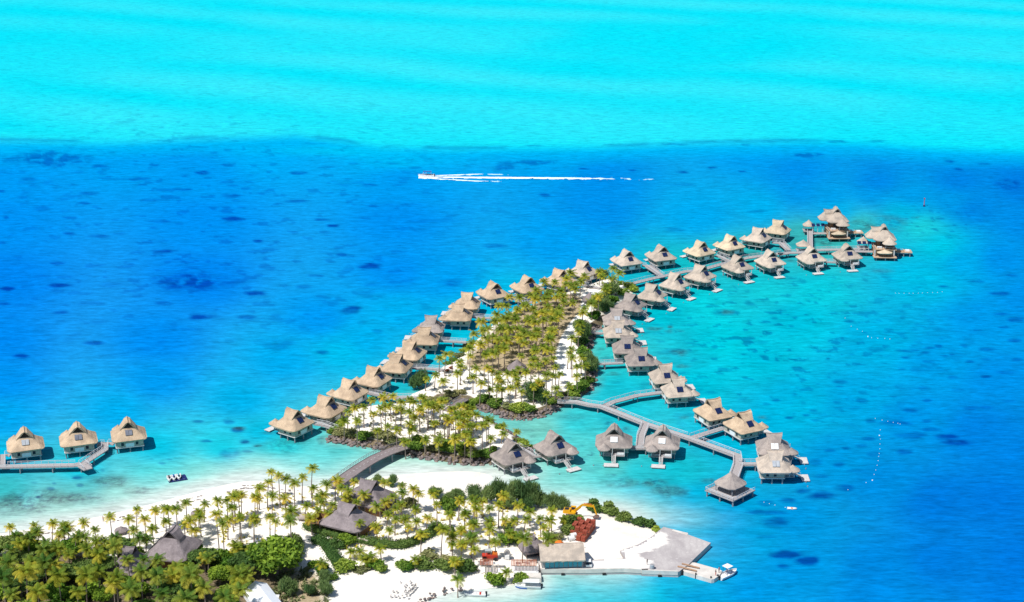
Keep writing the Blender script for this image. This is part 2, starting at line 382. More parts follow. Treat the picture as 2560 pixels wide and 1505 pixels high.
def gzv(X, Y):
    Z = np.zeros(len(X))
    for P, s, t in ((wMAIN,.11,1.3),(wISLET,.55,1.5),(wISLE,.55,1.6)):
        m = inpoly(P, X, Y)
        if m.any(): Z[m] = land_h(P, X[m], Y[m], s, t)[0]
    return Z
def gz(x, y):     # ground height
    for P, s, t in ((wMAIN,.11,1.3),(wISLET,.55,1.5),(wISLE,.55,1.6)):
        if inpoly(P, np.array([x]), np.array([y]))[0]:
            return float(land_h(P, np.array([x]), np.array([y]), s, t)[0][0])
    return 0.0
# ------------------------------------------------------------------ the lagoon
BND = np.array([(-900,345),(0,345),(240,350),(420,344),(560,338),(740,332),(830,344),(960,362),(1150,367),(1500,362),(1700,353),(1950,347),(2150,350),(2350,365),(2560,372),(3500,380)])
CT = [ # px, py, sRGB  (below the sand bar)
 (0,375,0,172,248),(300,390,0,165,246),(650,375,0,178,250),(1000,392,0,195,250),(1400,395,0,170,244),(1900,380,0,165,245),(2400,392,0,155,236),(2560,400,0,140,232),
 (0,450,0,158,246),(500,450,0,160,246),(1000,450,0,160,244),(1500,450,0,150,238),(2000,430,0,150,238),(2400,450,0,135,230),(2560,460,0,128,226),
 (0,550,0,150,246),(500,550,0,150,246),(1000,550,0,150,244),(1500,520,0,150,238),(2000,480,0,155,236),(2560,560,0,145,234),(2440,520,0,140,230),
 (0,700,0,138,243),(500,700,0,140,244),(1000,680,0,150,245),(1400,600,0,165,245),(1750,540,0,175,242),(1900,520,0,180,240),
 (0,850,0,142,243),(400,850,0,146,244),(800,800,0,158,245),(1100,700,0,165,246),(1000,780,0,180,243),(900,850,0,180,240),
 (0,950,0,152,244),(400,950,0,160,244),(700,900,0,178,243),(850,880,0,195,240),(600,1000,0,185,240),(300,1030,0,180,243),(0,1040,0,172,243),
 (0,1150,0,195,235),(200,1180,0,205,230),(400,1120,0,205,235),(550,1120,20,215,235),(700,1120,40,220,225),(650,1080,0,200,235),(0,1220,60,200,205),(200,1225,100,205,205),(0,1290,120,215,210),(150,1270,150,225,215),
 (400,1190,90,225,225),(500,1180,120,235,230),(650,1170,140,238,232),(780,1150,110,232,230),(850,1120,90,215,215),(900,1150,130,232,225),(300,1240,150,232,222),
 (1000,1155,175,238,224),(1150,1168,190,242,228),(1280,1180,175,240,228),(1300,1215,150,235,225),(1400,1200,130,230,222),(1250,1060,120,215,205),(1350,1075,130,225,210),(1430,1100,90,222,220),
 (1450,1060,50,215,222),(1550,1030,20,205,222),(1520,1170,95,218,212),(1450,1230,110,228,225),(1600,1180,40,205,215),(1700,1180,20,200,215),(1500,1240,70,222,230),(1600,1250,10,205,230),
 (1550,960,20,205,222),(1500,880,60,215,215),(1515,920,40,210,218),(1250,760,0,195,235),(1200,800,0,195,228),(1120,870,0,200,225),(1080,940,0,200,225),(960,1005,30,205,215),
 (1650,780,0,206,222),(1750,760,10,210,222),(1900,720,20,211,222),(1800,850,0,207,223),(1900,900,0,202,226),(1750,960,0,202,224),(2000,800,0,203,227),(2050,720,10,209,224),
 (1700,670,20,195,205),(1850,640,50,195,195),(2000,590,60,190,190),(2080,610,60,195,190),(2150,560,60,205,205),(2300,570,30,212,220),(2350,620,0,205,230),(2250,535,0,190,230),(2100,530,0,182,236),(2080,495,0,163,238),(2180,490,0,160,236),(2280,490,0,160,234),(2380,500,0,158,233),(2200,455,0,140,232),
 (2300,700,0,195,232),(2400,650,0,175,238),(2500,650,0,150,236),(2560,750,0,150,236),(2450,800,0,160,238),(2200,850,0,185,232),(2350,900,0,165,235),(2500,950,0,150,235),
 (2000,1000,0,190,230),(2150,1000,0,175,232),(2300,1050,0,155,232),(2450,1080,0,135,228),(2560,1150,0,135,230),(1820,1100,0,195,228),(1950,1050,0,190,230),
 (2100,1150,0,160,228),(2200,1200,0,145,225),(2350,1250,0,125,222),(2500,1250,0,125,225),(1750,1250,0,185,225),(1700,1300,0,190,228),(1850,1280,0,170,226),(2000,1300,0,155,225),
 (1850,1350,0,170,228),(2000,1420,0,155,228),(2200,1420,0,140,226),(2350,1400,0,128,224),(2560,1400,0,125,226),(1900,1480,0,160,232),(2200,1505,0,145,232),(2560,1505,0,130,232),
 (1700,1450,0,185,225),(1750,1500,0,170,228),(1600,1480,0,205,232),(1500,1450,20,205,222),(1400,1490,0,212,232),(1300,1500,30,215,225),(1200,1490,110,215,205),(1400,1440,40,205,212),
 (1250,1478,130,210,195),(1120,1500,140,220,210)]
def ell(cx, cy, rx, ry, s=1.0, t=0): return (cx, cy, rx, ry, s, t)
PATCH = []
for q in [(240,188,190,30,1,1),(490,230,40,9),(140,290,40,7),(760,220,25,6),(1000,260,42,9,1.2),(1125,222,35,7),(1470,260,40,9,1.2),(1625,230,45,6,.6),(690,290,60,8),(895,345,45,8,1.1),
 (440,363,55,9,.8),(1145,323,35,5,.8),(1135,372,50,10),(1290,360,22,6,.8),(1465,398,60,8),(1815,320,35,8),(1840,424,35,7,.8),(410,410,30,6,.8),(205,435,40,11,.6),(1155,485,60,12,1.4),
 (785,500,60,8),(1585,492,50,6,.9),(1640,522,35,8,1.2),(1800,483,30,8,.5),(340,560,35,8),(490,572,50,9,.8),(1270,597,30,7,1.2),(800,645,55,10,1.1),(1680,664,35,11),(1820,722,50,16,1.3),
 (285,705,40,8,1.1),(950,800,160,38,1.2,1),(1255,853,52,13,1.4),(1550,768,40,8,.8),(1495,818,40,11,.8),(295,812,55,13,1.1),(30,830,45,12,1.2),(800,902,38,11,.8),(1730,935,50,18,1.2),(300,948,45,8),
 (1000,968,72,16,1.3),(1210,972,45,11),(1370,1105,80,22,.6),(460,1098,60,11,1.2),(1590,1145,35,10,.8),(100,1165,45,11,1.1),(2230,803,45,20,.7),(2430,620,60,8,.8),(15,905,40,9),(5,605,25,8),
 (2275,430,25,6),(2040,235,35,7,.6),(1740,215,35,5,.6),(1940,212,40,5,.6),(2490,230,50,20,.8,1),(30,480,14,7),(10,350,20,6),(110,380,34,8,.5),(340,480,40,6,.7),(1865,1040,30,10,.5),(1050,430,30,4,.6),(550,812,60,14,.4),(1830,812,50,10,.4),(950,725,40,8,.4),(2040,498,30,6,.4)]:
    x, y = px('Y', q[0], q[1]); PATCH.append(ell(x, y, q[2]/1.969, q[3]/1.969, q[4] if len(q) > 4 else .9, q[5] if len(q) > 5 else 0))
for q in [(120,208,110,11,.9,1),(840,255,35,7),(350,238,25,5),(590,248,25,5),(980,235,25,5),(1460,172,60,9,.9,1),(2200,243,30,6),(830,316,60,9,.5),(160,368,30,9),(1210,450,50,7,.6),
 (800,540,50,12,.5),(2440,320,60,24,.8,1),(2150,205,30,7),(2320,215,40,5),(2400,855,50,11),(2120,820,30,7),(2290,795,40,7),(2410,955,50,8),(2480,985,50,12),(2430,1020,30,8),(2290,1035,25,5),(2470,1085,35,9),
 (1130,255,20,5),(1270,105,80,5,.8),(1600,105,60,6,.9),(780,118,90,5,.9),(1150,122,22,5),(480,122,35,3),(1790,105,70,5,.6),(1210,898,55,15,.7,1),(1040,945,50,13,.6,1),(1290,975,18,5,.6),(1660,990,30,9,.7),(1210,1090,60,10,.4,1),
 (1940,1140,35,8,.6),(1790,1130,50,12,.6),(2100,1110,20,6),(1980,1035,30,7,.5),(800,1145,80,14,.5,1),(2340,1130,40,9),(110,129,60,3,.8),(2460,765,35,8,.6),(2230,1110,25,7,.5)]:
    x, y = px('Z', q[0], q[1]); PATCH.append(ell(x, y, q[2]/1.969, q[3]/1.969, q[4] if len(q) > 4 else .9, q[5] if len(q) > 5 else 0))
for q in [(860,395,50,11),(1190,385,45,12),(1270,383,45,10),(1190,120,30,7),(1280,107,28,7),(950,122,38,7),(1385,182,60,9,.7),(1280,207,32,8),(1088,215,32,11),(925,275,45,11),(945,340,28,8),(940,457,35,12),
 (630,457,30,11),(760,468,85,13,.8),(960,505,60,12,.8),(855,540,90,20,.8),(1060,550,70,16,1),(1120,578,90,16,1),(825,628,45,18),(610,560,40,11),(575,600,35,12),(570,340,35,11,.8),(315,455,28,9),(165,437,28,9),
 (310,690,42,18),(440,705,36,16),(390,625,35,9),(650,645,42,18,.6),(480,830,50,18,1.1),(360,880,85,28,1.2),(160,905,55,18),(40,975,120,15,1.1),(100,1030,85,28,.8),(150,1215,85,22,1.4),(270,1250,70,24,1.6),
 (130,1280,38,12,.9),(350,770,45,12,.6),(40,920,50,18,.9),(800,165,22,8),(460,235,45,12),(90,340,30,8),(35,362,25,8),(440,385,30,7),(300,400,25,9),(265,425,25,8),(430,352,25,6),(485,608,28,8),(560,740,70,12,.5),
 (240,850,50,16,.8),(40,1110,60,12,.5),(1120,282,50,9,.4),(1400,345,50,8,.4),(800,60,40,6),(870,58,30,7),(930,72,30,6),(960,45,35,7),(1010,40,25,8),(1155,32,25,9),(1040,90,25,6),(1085,82,18,6),(1440,5,35,8),(820,100,28,6),(1460,110,35,10),
 (700,130,20,4,.6),(520,80,20,4,.6),(640,320,20,4,.6),(760,320,20,5,.6),(330,250,15,4,.7),(240,230,14,4,.7),(450,265,25,5,.7)]:
    x, y = px('a', q[0], q[1]); PATCH.append(ell(x, y, q[2]/2.2606, q[3]/2.2606, q[4] if len(q) > 4 else .8, q[5] if len(q) > 5 else 0))
for q in [(570,575,42,12,1.1),(370,650,35,12,1.2),(285,712,22,12,1.2),(135,720,32,8,1),(590,625,28,14,.9),(1190,465,30,9,1),(1110,432,25,5,.8),(400,610,18,6,.8),(255,608,26,7,.6),(1455,160,45,11,.8),(1680,160,40,18,.9),(1740,225,55,20,1.1),(1510,300,40,11,.9),(1790,305,40,15,1),(1690,395,80,36,.7,1),(1820,375,45,12,.6),(1240,435,20,5,.8),(750,517,20,6,.8)]:
    x, y = px('A', q[0], q[1]); PATCH.append(ell(x, y, q[2]/2.933, q[3]/2.933, q[4], q[5] if len(q) > 5 else 0))
REEF = [] # grey brown reef texture: px,py,rx,ry,strength
for reg, L in (('A',[(450,720,420,55,.8),(150,760,260,90,.8),(800,600,170,45,.7),(1010,665,110,28,.6),(330,680,200,30,.6)]),
 ('J',[(330,1215,60,14,.9),(700,1290,140,45,.9),(420,1280,190,50,.55),(860,1360,200,60,.7),(300,770,60,22,.8),(470,785,60,28,.8),(1220,1270,90,26,.6),(840,1400,60,40,.6),(130,1025,42,20,.9),(1000,680,60,20,.5),(1740,680,70,16,.7),(310,130,90,30,.6),(950,75,100,25,.7),(1000,205,90,22,.6),(330,280,80,16,.5)]),
 ('E',[(520,1400,200,60,.5),(760,1400,60,60,.6)]),
 ('B',[(430,330,150,60,.6),(110,210,60,16,.8),(150,305,40,14,.8),(250,335,40,14,.7),(420,240,150,20,.5)]),
 ('H',[(1700,330,330,80,.65),(1200,520,200,90,.8),(2350,228,70,14,.9),(1900,300,420,110,.4),(700,800,120,20,.6),(1900,930,200,30,.35),(900,560,200,40,.5)]),
 ('G',[(1280,915,42,14,1),(1320,965,110,22,.9),(1100,930,120,26,.7),(1390,1220,130,46,.6),(1900,735,110,30,.6),(1720,920,30,14,.8),(1420,1370,100,26,.6),(480,1170,60,26,.5)]),
 ('K',[(1850,780,180,60,.6),(1250,1130,300,40,.5),(2300,720,130,50,.5)]),
 ('I',[(1200,940,260,30,.35),(1260,1010,40,20,.6),(1900,1190,50,22,.7),(1700,800,180,40,.35),(2100,860,60,30,.8),(1990,450,60,18,.6),(2140,310,60,18,.5)])):
    for q in L:
        x, y = px(reg, q[0], q[1]); s = REG[reg][2]; REEF.append((x, y, q[2]/s, q[3]/s, q[4]))
def lagoon_colour(PX, PY, X, Y):
    ct = np.array(CT, float); num = np.zeros(PX.shape+(3,)); den = np.zeros(PX.shape)
    L = np.array([lin(c[2:]) for c in CT])/WGAIN
    wx = (fbm(X, Y, 60, 40)-.5)*36; wy = (fbm(X, Y, 60, 44)-.5)*14
    for i in range(len(ct)):
        d2 = ((PX+wx-ct[i,0])/1.6)**2+(PY+wy-ct[i,1])**2
        w = 1/(d2+420)**1.75; num += w[...,None]*L[i]; den += w
    C = num/den[...,None]
    # the bright sand bar beyond
    yb = np.interp(PX, BND[:,0], BND[:,1])+(fbm(X, Y, 25, 8)-.5)*3
    top = np.array(lin((0,236,255)))/WGAIN; pale = np.array(lin((70,243,255)))/WGAIN
    band = .5+.5*np.sin((Y*.55+X*.30+55*fbm(X, Y*.8, 300, 21, 3))/34.0*6.283/2.2)
    b2_ = .5+.5*np.sin((Y*.62+X*.22+34*fbm(X, Y*.9, 170, 26, 3))/9.5)
    band = (.62*band+.38*b2_)*sstep(.3, .7, fbm(X, Y, 220, 25, 3))*.6+.1*fbm(X, Y, 30, 3)
    band = np.clip(band, 0, 1)*sstep(0, .3, 1-np.abs(PX-1280)/3000)
    T = top+(pale-top)*band[...,None]
    mid = np.array(lin((0,190,250)))/WGAIN
    t2 = sstep(10, 60, PY-yb)
    Cb = mid*(1-t2)[...,None]+C*t2[...,None]
    t1 = sstep(-9, 24, PY-yb)
    C = T*(1-t1)[...,None]+Cb*t1[...,None]
    streak = np.exp(-((PY-yb-3)/4.5)**2)*sstep(.42, .62, fbm(PX, PX*0, 110, 9, 2))*.6
    # light hazy shelf
    sh = np.exp(-((PX-830)/170)**2-((PY-378)/13)**2)*.45; C = C*(1-sh[...,None])+np.array(lin((0,215,250)))/WGAIN*sh[...,None]
    dk = streak.copy(); tex = np.zeros(PX.shape)
    nx = (fbm(X, Y, 7, 50)-.5)*1.5; ny = (fbm(X, Y, 7, 55)-.5)*1.5
    nz = fbm(X*1.0, Y*.6, 3.5, 60); nh = fbm(X*.55, Y*1.0, 2.6, 64)
    for cx, cy, rx, ry, s, t in PATCH:
        m = (np.abs(PX-cx) < rx*2) & (np.abs(PY-cy) < ry*2.4)
        u = (PX[m]-cx)/rx/1.12+nx[m]*.6; v = (PY[m]-cy)/ry/1.15+ny[m]*.8
        d = np.sqrt(u*u+v*v)
        if t: g = sstep(1.3, .6, d)*sstep(.22, .58, nz[m])*s*.95
        else: g = sstep(1.2, .4, d)*s*np.clip(.15+1.5*nh[m], 0, 1.2)
        dk[m] = np.maximum(dk[m], g)
    # small random specks over the inner lagoon
    sp = sstep(.60, .72, fbm(X, Y, 4.5, 70, 4))*np.exp(-((PX-1950)/380)**2-((PY-850)/210)**2)*.85
    sp = np.maximum(sp, sstep(.64, .74, fbm(X, Y, 7, 73, 3))*np.exp(-((PX-550)/650)**2-((PY-560)/300)**4)*.55)
    sp2 = sstep(.68, .78, fbm(X, Y, 4, 75, 3))*np.exp(-((PX-1380)/170)**2-((PY-1110)/60)**2)*.6
    sp3 = sstep(.62, .75, fbm(X, Y, 3.5, 79, 3))*np.exp(-((PX-2330)/120)**2-((PY-560)/45)**2)*.8
    dk = np.maximum(dk, np.maximum(np.maximum(sp, sp2), sp3))
    dk = np.clip(dk, 0, 1.5)
    deep = C*np.array([.2,.24,.52])+np.array([0,.002,.01])
    C = C+(deep-C)*np.clip(dk*.76, 0, .95)[...,None]
    # bottom right deep swells
    sw = sstep(.45, .7, fbm(X, Y, 70, 30, 3))*np.exp(-((PX-2350)/330)**2-((PY-1280)/150)**2)
    C = C*(1-.28*sw)[...,None]
    mot = (fbm(X, Y, 14, 35, 4)-.5)*np.exp(-((PX-1900)/450)**2-((PY-820)/260)**2)
    C = C*(1+np.stack([mot*0, mot*.45, mot*.3], -1))
    reef = np.zeros(PX.shape); rn = fbm(X, Y*.8, 6, 90, 4)
    for cx, cy, rx, ry, s in REEF:
        u = (PX-cx)/rx+nx*.5; v = (PY-cy)/ry+ny*.6; reef = np.maximum(reef, sstep(1.25, .35, np.sqrt(u*u+v*v))*s)
    rc = np.array(lin((70,122,112)))/WGAIN
    rr = reef*sstep(.3, .6, rn)
    C = C*(1-.72*rr)[...,None]+rc*(.72*rr)[...,None]
    return C, reef
WGAIN = 1.70
def shore_pale(C, X, Y, near, PXm, PYm):
    for P, w, c, q in near:
        m = (X > min(p[0] for p in P)-60) & (X < max(p[0] for p in P)+60) & (Y > min(p[1] for p in P)-60) & (Y < max(p[1] for p in P)+60)
        d = pdist(P, X[m], Y[m]); ww = w*(.7+.6*fbm(X[m], Y[m], 25, 33))
        t = (1-sstep(0, 1, d/ww))**1.3*q
        t = t*(1-.95*sstep(1540, 1660, PXm[m])*sstep(1270, 1330, PYm[m]))*(1-.6*sstep(1385, 1410, PYm[m])*sstep(1310, 1400, PXm[m]))
        C[m] = C[m]*(1-t)[...,None]+np.array(lin(c))/WGAIN*t[...,None]
    return C
def make_lagoon():
    xs = np.concatenate([np.arange(-900,-20,44), np.arange(-20,2584,4.0), np.arange(2600,3500,44)])
    ys = np.concatenate([np.array([-560,-520,-470,-400,-320,-240,-160,-90,-40]), np.arange(-10,1530,3.2), np.array([1545,1570,1610,1680,1800,2000,2300])])
    PX, PY = np.meshgrid(xs, ys)
    u = (PX-1280)/FPX; v = (752.5-PY)/FPX; dz = -SP+v*CP; t = -CAMH/dz
    X = u*t; Y = (CP+v*SP)*t
    C, reef = lagoon_colour(PX, PY, X, Y)
    C = shore_pale(C, X, Y, [(wMAIN, 24, (215,248,236), .9), (wMAIN, 12, (244,252,246), .9), (wISLE, 5, (120,200,190), .45), (wISLET, 6, (150,215,200), .5)], PX, PY)
    # the deep basin in front of the quay keeps its colour up to the wall
    idx = np.arange(X.size).reshape(X.shape)
    Fq = np.stack([idx[:-1,:-1].ravel(), idx[1:,:-1].ravel(), idx[1:,1:].ravel(), idx[:-1,1:].ravel()], 1)
    V = np.stack([X.ravel(), Y.ravel(), np.zeros(X.size)], 1)
    me = spec_mesh('lagoon_water', V, Fq, 'water', C.reshape(-1, 3), True, 'Col')
    z = np.zeros((X.size, 3)); z[:,0] = reef.ravel()
    at = me.attributes.new('zone', 'FLOAT_COLOR', 'POINT'); at.data.foreach_set('color', np.c_[z, np.ones(len(z))].astype(np.float32).ravel())
    o = ob('lagoon_water', me); tag(o, kind='structure', label='turquoise and blue lagoon water with dark coral patches')
    w = MB(); w.add([(-40000,-3000,-.6),(40000,-3000,-.6),(40000,60000,-.6),(-40000,60000,-.6)], [(0,1,2,3)])
    NTs = mat_noisy('far_water', (0,.30,.66), (0,.36,.70), .02, rough=.35, spec=.12)
    tag(w.build('open_water', 'far_water'), kind='structure', label='open blue water beyond the lagoon')
make_lagoon()
# ------------------------------------------------------------------ thatched roofs
def ring_pts(a, b, r, nc=5):
    r = min(r, a*.95, b*.95); P = []
    for cx, cy, t0 in ((a-r,b-r,0),(-(a-r),b-r,90),(-(a-r),-(b-r),180),(a-r,-(b-r),270)):
        for i in range(nc):
            t = R(t0+90*i/(nc-1)); P.append((cx+r*math.cos(t), cy+r*math.sin(t)))
    return P
class Roof:
    def __init__(s, L=9.8, W=10.8, z0=4.15, rise=4.65, RL=4.9, GL=3.6, ug=.64, e=1.22, thick=.5, rc=1.5):
        s.L, s.W, s.z0, s.rise, s.RL, s.GL, s.ug, s.e, s.thick, s.rc = L, W, z0, rise, RL, GL, ug, e, thick, rc
    def b(s, u): return s.W/2*max(0.0, 1-u)**s.e
    def a(s, u): return s.GL/2+(s.L/2-s.GL/2)*(((1-u)-(1-s.ug))/s.ug)**s.e if u < s.ug else s.GL/2
    def z(s, u): return s.z0+s.rise*u
    def mesh(s, mat, seed=1):
        m = MB(); rnd = random.Random(seed); N = 20
        us = [s.ug*q for q in (0, .05, .14, .26, .40, .55, .70, .85, 1.0)]
        rings = [(s.L/2-.9, s.W/2-.9, s.z0-.12), (s.L/2-.28, s.W/2-.28, s.z0-s.thick), (s.L/2-.06, s.W/2-.06, s.z0-s.thick*.75)]
        vs = []
        for a, b, z in rings:
            for x, y in ring_pts(a, b, s.rc): vs.append((x, y, z+rnd.uniform(-.07,.07)))
        for u in us:
            for x, y in ring_pts(s.a(u), s.b(u), max(.25, s.rc*(1-u*1.1))):
                j = .04 if u > 0 else .10
                vs.append((x+rnd.uniform(-j,j), y+rnd.uniform(-j,j), s.z(u)+rnd.uniform(-j,j)))
        K = len(rings)+len(us)
        fs = [(k*N+i, k*N+(i+1)%N, (k+1)*N+(i+1)%N, (k+1)*N+i) for k in range(K-1) for i in range(N)]
        fs.append(tuple(range((K-1)*N, K*N)))
        m.add(vs, fs)
        # steep gablet sheets with flared ends
        g_ = 1-s.ug; ul = [s.ug-.12, s.ug-.02, s.ug+.28*g_, s.ug+.57*g_, s.ug+.86*g_, 1.0]; nx = 7
        for sy in (-1, 1):
            top = []; bot = []
            for u in ul:
                q = max(0, u-s.ug)/(1-s.ug); ax = (s.GL/2+.02)*(1-q)+s.RL/2*q
                for i in range(nx):
                    f = -1+2*i/(nx-1); zz = s.z(u)+.28*q*f*f-((.34 if u == ul[0] else .10) if u < s.ug else 0); yy = sy*(max(s.b(u), 0)+(-.22 if u == ul[0] else .0))
                    top.append((f*ax, yy if u < 1 else sy*.06, zz+.03)); bot.append((f*ax*.985, yy+sy*.76 if u < 1 else -sy*.02, zz-.16))
            n1 = len(top); vs = top+bot; fs = []
            for k in range(len(ul)-1):
                for i in range(nx-1):
                    a, b, c, d = k*nx+i, k*nx+i+1, (k+1)*nx+i+1, (k+1)*nx+i
                    fs.append((a,b,c,d)); fs.append((n1+d,n1+c,n1+b,n1+a))
                fs.append((k*nx,(k+1)*nx,n1+(k+1)*nx,n1+k*nx)); e = nx-1
                fs.append((k*nx+e,n1+k*nx+e,n1+(k+1)*nx+e,(k+1)*nx+e))
            m.add(vs, fs)
        # ridge cap
        for i in range(6):
            f0 = -1+2*i/6; f1 = -1+2*(i+1)/6
            m.tube((f0*s.RL/2,0,s.z(1)+.28*f0*f0), (f1*s.RL/2,0,s.z(1)+.28*f1*f1), .13, .13, 6)
        return m.mesh('roof', mat)
    def vent(s, sx):
        m = MB(); x = sx*(s.GL/2+.03); b = s.b(s.ug)*.98; z = s.z(s.ug)-.05
        prof = [(b, z), (s.b(s.ug+.33*(1-s.ug))*.95, s.z(s.ug+.33*(1-s.ug))), (s.b(s.ug+.66*(1-s.ug))*.9, s.z(s.ug+.66*(1-s.ug))), (0, s.z(1)-.1)]
        P = [(y, zz) for y, zz in prof]+[(-y, zz) for y, zz in reversed(prof[:-1])]; n = len(P)
        vs = [(x, y, zz) for y, zz in P]+[(x-sx*.3, y, zz) for y, zz in P]
        m.add(vs, [tuple(range(n)), tuple(range(2*n-1, n-1, -1))]+[(i,n+i,n+(i+1)%n,(i+1)%n) for i in range(n)])
        return m.mesh('gable_vent', 'vent_dark')
    def panel(s, face, mat, u0=.24, u1=.50, w=2.1, off=.0):
        f = s.b if face[0] == 's' else s.a
        sg = 1 if face[1] == '+' else -1
        h0 = Vector((f(u0)+.05, 0, s.z(u0)+.10)); h1 = Vector((f(u1)+.05, 0, s.z(u1)+.10)); m = MB()
        for k in (-1, 1):
            for j in (0, 1):
                pass
            q = []
            for h in (h0, h1):
                for t in (off+k*w*.02 if k > 0 else off-w*.5, off+w*.5 if k > 0 else off-w*.02): q.append((h, t))
            nrm = Vector(((h0.z-h1.z)*-1, 0, (h0.x-h1.x))).normalized()
            vs = []
            for o_ in (.0, .10):
                for h, t in q:
                    p = h+nrm*(o_+.06)
                    vs.append((sg*p.x, t, p.z) if face[0] == 'e' else (t, sg*p.x, p.z))
            m.add(vs, [(0,1,3,2),(4,6,7,5),(0,4,5,1),(2,3,7,6),(0,2,6,4),(1,5,7,3)])
        return m.mesh('solar_panel', mat)
def cone_roof(mb, c, rx, ry, z0, rise, sq=.35, e=1.25, n=16, thick=.35):
    prof = [(.80, -.1), (.95, -thick), (1.0, -thick*.6)]+[((1-u)**e if u < 1 else .03, rise*u) for u in (0,.12,.27,.45,.65,.85,1)]
    mb.lathe(prof, (c[0], c[1], z0), n, rx, ry, sq); return mb
# ------------------------------------------------------------------ the overwater bungalow
RB = Roof()
ROOFM = {k: RB.mesh('thatch_'+k, i+3) for i, k in enumerate(('tan','gold','grey','old','mauve'))}
SOL = {(f, c): RB.panel(f, 'solar_'+c) for f in ('e+','e-','s+','s-') for c in ('blue','white','pale','grey')}
def porch_mesh(mat, sy):
    m = MB(); cone_roof(m, (-4.9, sy*2.9, 0), 2.1, 1.95, 4.05, 1.6, .3, 1.1); return m.mesh('porch_roof', mat)
PORCH = {(k, sy): porch_mesh('thatch_'+k, sy) for k in ('tan','gold','grey','old','mauve') for sy in (-1,1)}
def make_bungalow(sy):
    e = empty('overwater_bungalow', (0,0,-50))
    rf = ob('roof', ROOFM['tan'], e); ob('gable_vent', RB.vent(1), rf); ob('gable_vent', RB.vent(-1), rf)
    ob('porch_roof', PORCH[('tan', sy)], e)
    ob('solar_panel', SOL[('e+','blue')], e)
    w = MB(); w.box((.9,0,3.1), (6.8,8.3,2.3))
    wl = w.build('wall', 'wall_cream', e)
    for x, y, dx, dy in ((4.31,2.2,.06,.8),(4.31,-2.2,.06,.8),(.2,4.16,.8,.06),(2.4,4.16,.8,.06),(.2,-4.16,.8,.06),(2.4,-4.16,.8,.06),(-2.51,1.0,.06,3.2)):
        MB().box((x,y,2.9), (dx,dy,1.0)).build('window', 'window_dark', wl)
    MB().box((4.36,0,2.5), (.10,2.6,1.3)).build('door', 'white_paint', e)
    MB().box((.9,0,1.82), (7.1,8.7,.26)).build('floor', 'deck_white', e)
    MB().box((-4.1,0,1.8), (3.0,6.4,.2)).build('deck', 'deck_grey', e)
    MB().box((-4.3,-sy*2.0,2.15), (1.5,1.9,.5)).build('lounge_seat', 'white_paint', e)
    r = MB()
    for y in (-3.15, 3.15): r.beam((-5.45,y,2.7), (-2.6,y,2.7), .09,.09); r.beam((-5.45,y,2.3), (-2.6,y,2.3), .06,.06)
    for y0, y1 in ((-3.15,-.55),(.55,3.15)): r.beam((-5.45,y0,2.7),(-5.45,y1,2.7),.09,.09); r.beam((-5.45,y0,2.3),(-5.45,y1,2.3),.06,.06)
    for x, y in ((-5.45,-3.15),(-5.45,3.15),(-5.45,.6),(-4,-3.15),(-4,3.15)): r.box((x,y,2.28), (.1,.1,.9))
    r.build('railing', 'rail_white', e)
    for y in (sy*3.0, sy*.4, -sy*3.1): MB().tube((-5.35,y,1.7),(-5.35,y,4.1),.11).build('post', 'deck_white', e)
    st = MB(); y = 0.0
    for q in (-.5, .5): st.beam((-5.5,y+q,1.85), (-8.0,y+q,.5), .12,.22)
    for i in range(7):
        f = (i+.5)/7; st.box((-5.5-2.5*f, y, 1.85-1.35*f+.06), (.30,.95,.07))
    for q in (-.55, .55): st.beam((-5.5,y+q,2.7), (-8.0,y+q,1.35), .08,.08)
    st.build('stairs', 'deck_white', e)
    MB().box((-9.0,y+sy*.7,.42), (2.3,4.2,.20)).build('swim_platform', 'deck_white', e)
    for x in (-2.0, 1.0, 4.0):
        for y in (-3.9, 0, 3.9): MB().tube((x,y,-.8),(x,y,1.7),.22,.22,7).build('pile', 'pile_grey', e)
    for y2 in (-1.6, 1.2): MB().tube((-9.0,y+sy*.7+y2,-.6),(-9.0,y+sy*.7+y2,.34),.15).build('pile', 'pile_grey', e)
    snap(e); return e
PB = {1: make_bungalow(1), -1: make_bungalow(-1)}
PBUSED = {}
ZR = 8.75
BPOS = []
def bungalow(reg, ent, wat, face, col, sy, label, sol='blue', group='overwater bungalows', skip=()):
    p = px(reg, *ent); q = px(reg, *wat); A = un(p[0], p[1], ZR); B = un(q[0], q[1], ZR)
    cx, cy = (A[0]+B[0])/2, (A[1]+B[1])/2; rz = math.atan2(A[1]-B[1], A[0]-B[0])
    if isinstance(face, tuple): face, rz = face[0], R(face[1])
    o = dup(PB[sy], (cx,cy,0), rz, {'roof': ROOFM[col], 'porch_roof': PORCH[(col,sy)], 'solar_panel': SOL[(face,sol)]}, skip)
    o.name = 'overwater_bungalow'; q_ = 1+.035*math.sin(cx*7.1+cy*3.3); o.scale = (q_, 1+.03*math.sin(cx*3.7), 1.0)
    tag(o, label, 'bungalow', group); BPOS.append((label, cx, cy, rz)); return o
G1 = 'bungalows of the long diagonal row'; 
rows = [('E',(500,1060),(350,1015),'tan'),('E',(870,900),(735,870),'tan'),('E',(1150,710),(1000,675),'tan'),('E',(1435,560),(1280,530),'tan'),('E',(1700,405),(1540,390),'tan'),
 ('E',(1860,260),(1690,240),'tan'),('F',(457,922),(295,918),'tan'),('F',(535,787),(370,783),'old'),('F',(855,652),(680,648),'tan'),('F',(950,522),(790,515),'tan'),
 ('F',(1222,424),(1135,380),'tan'),('F',(1612,355),(1525,312),'tan'),('F',(2000,268),(1870,235),'tan'),('G',(325,165),(205,138),'grey')]
ORD = ['first','second','third','fourth','fifth','sixth','seventh','eighth','ninth','tenth','eleventh','twelfth','thirteenth','fourteenth','fifteenth','sixteenth','seventeenth','eighteenth','nineteenth','twentieth']
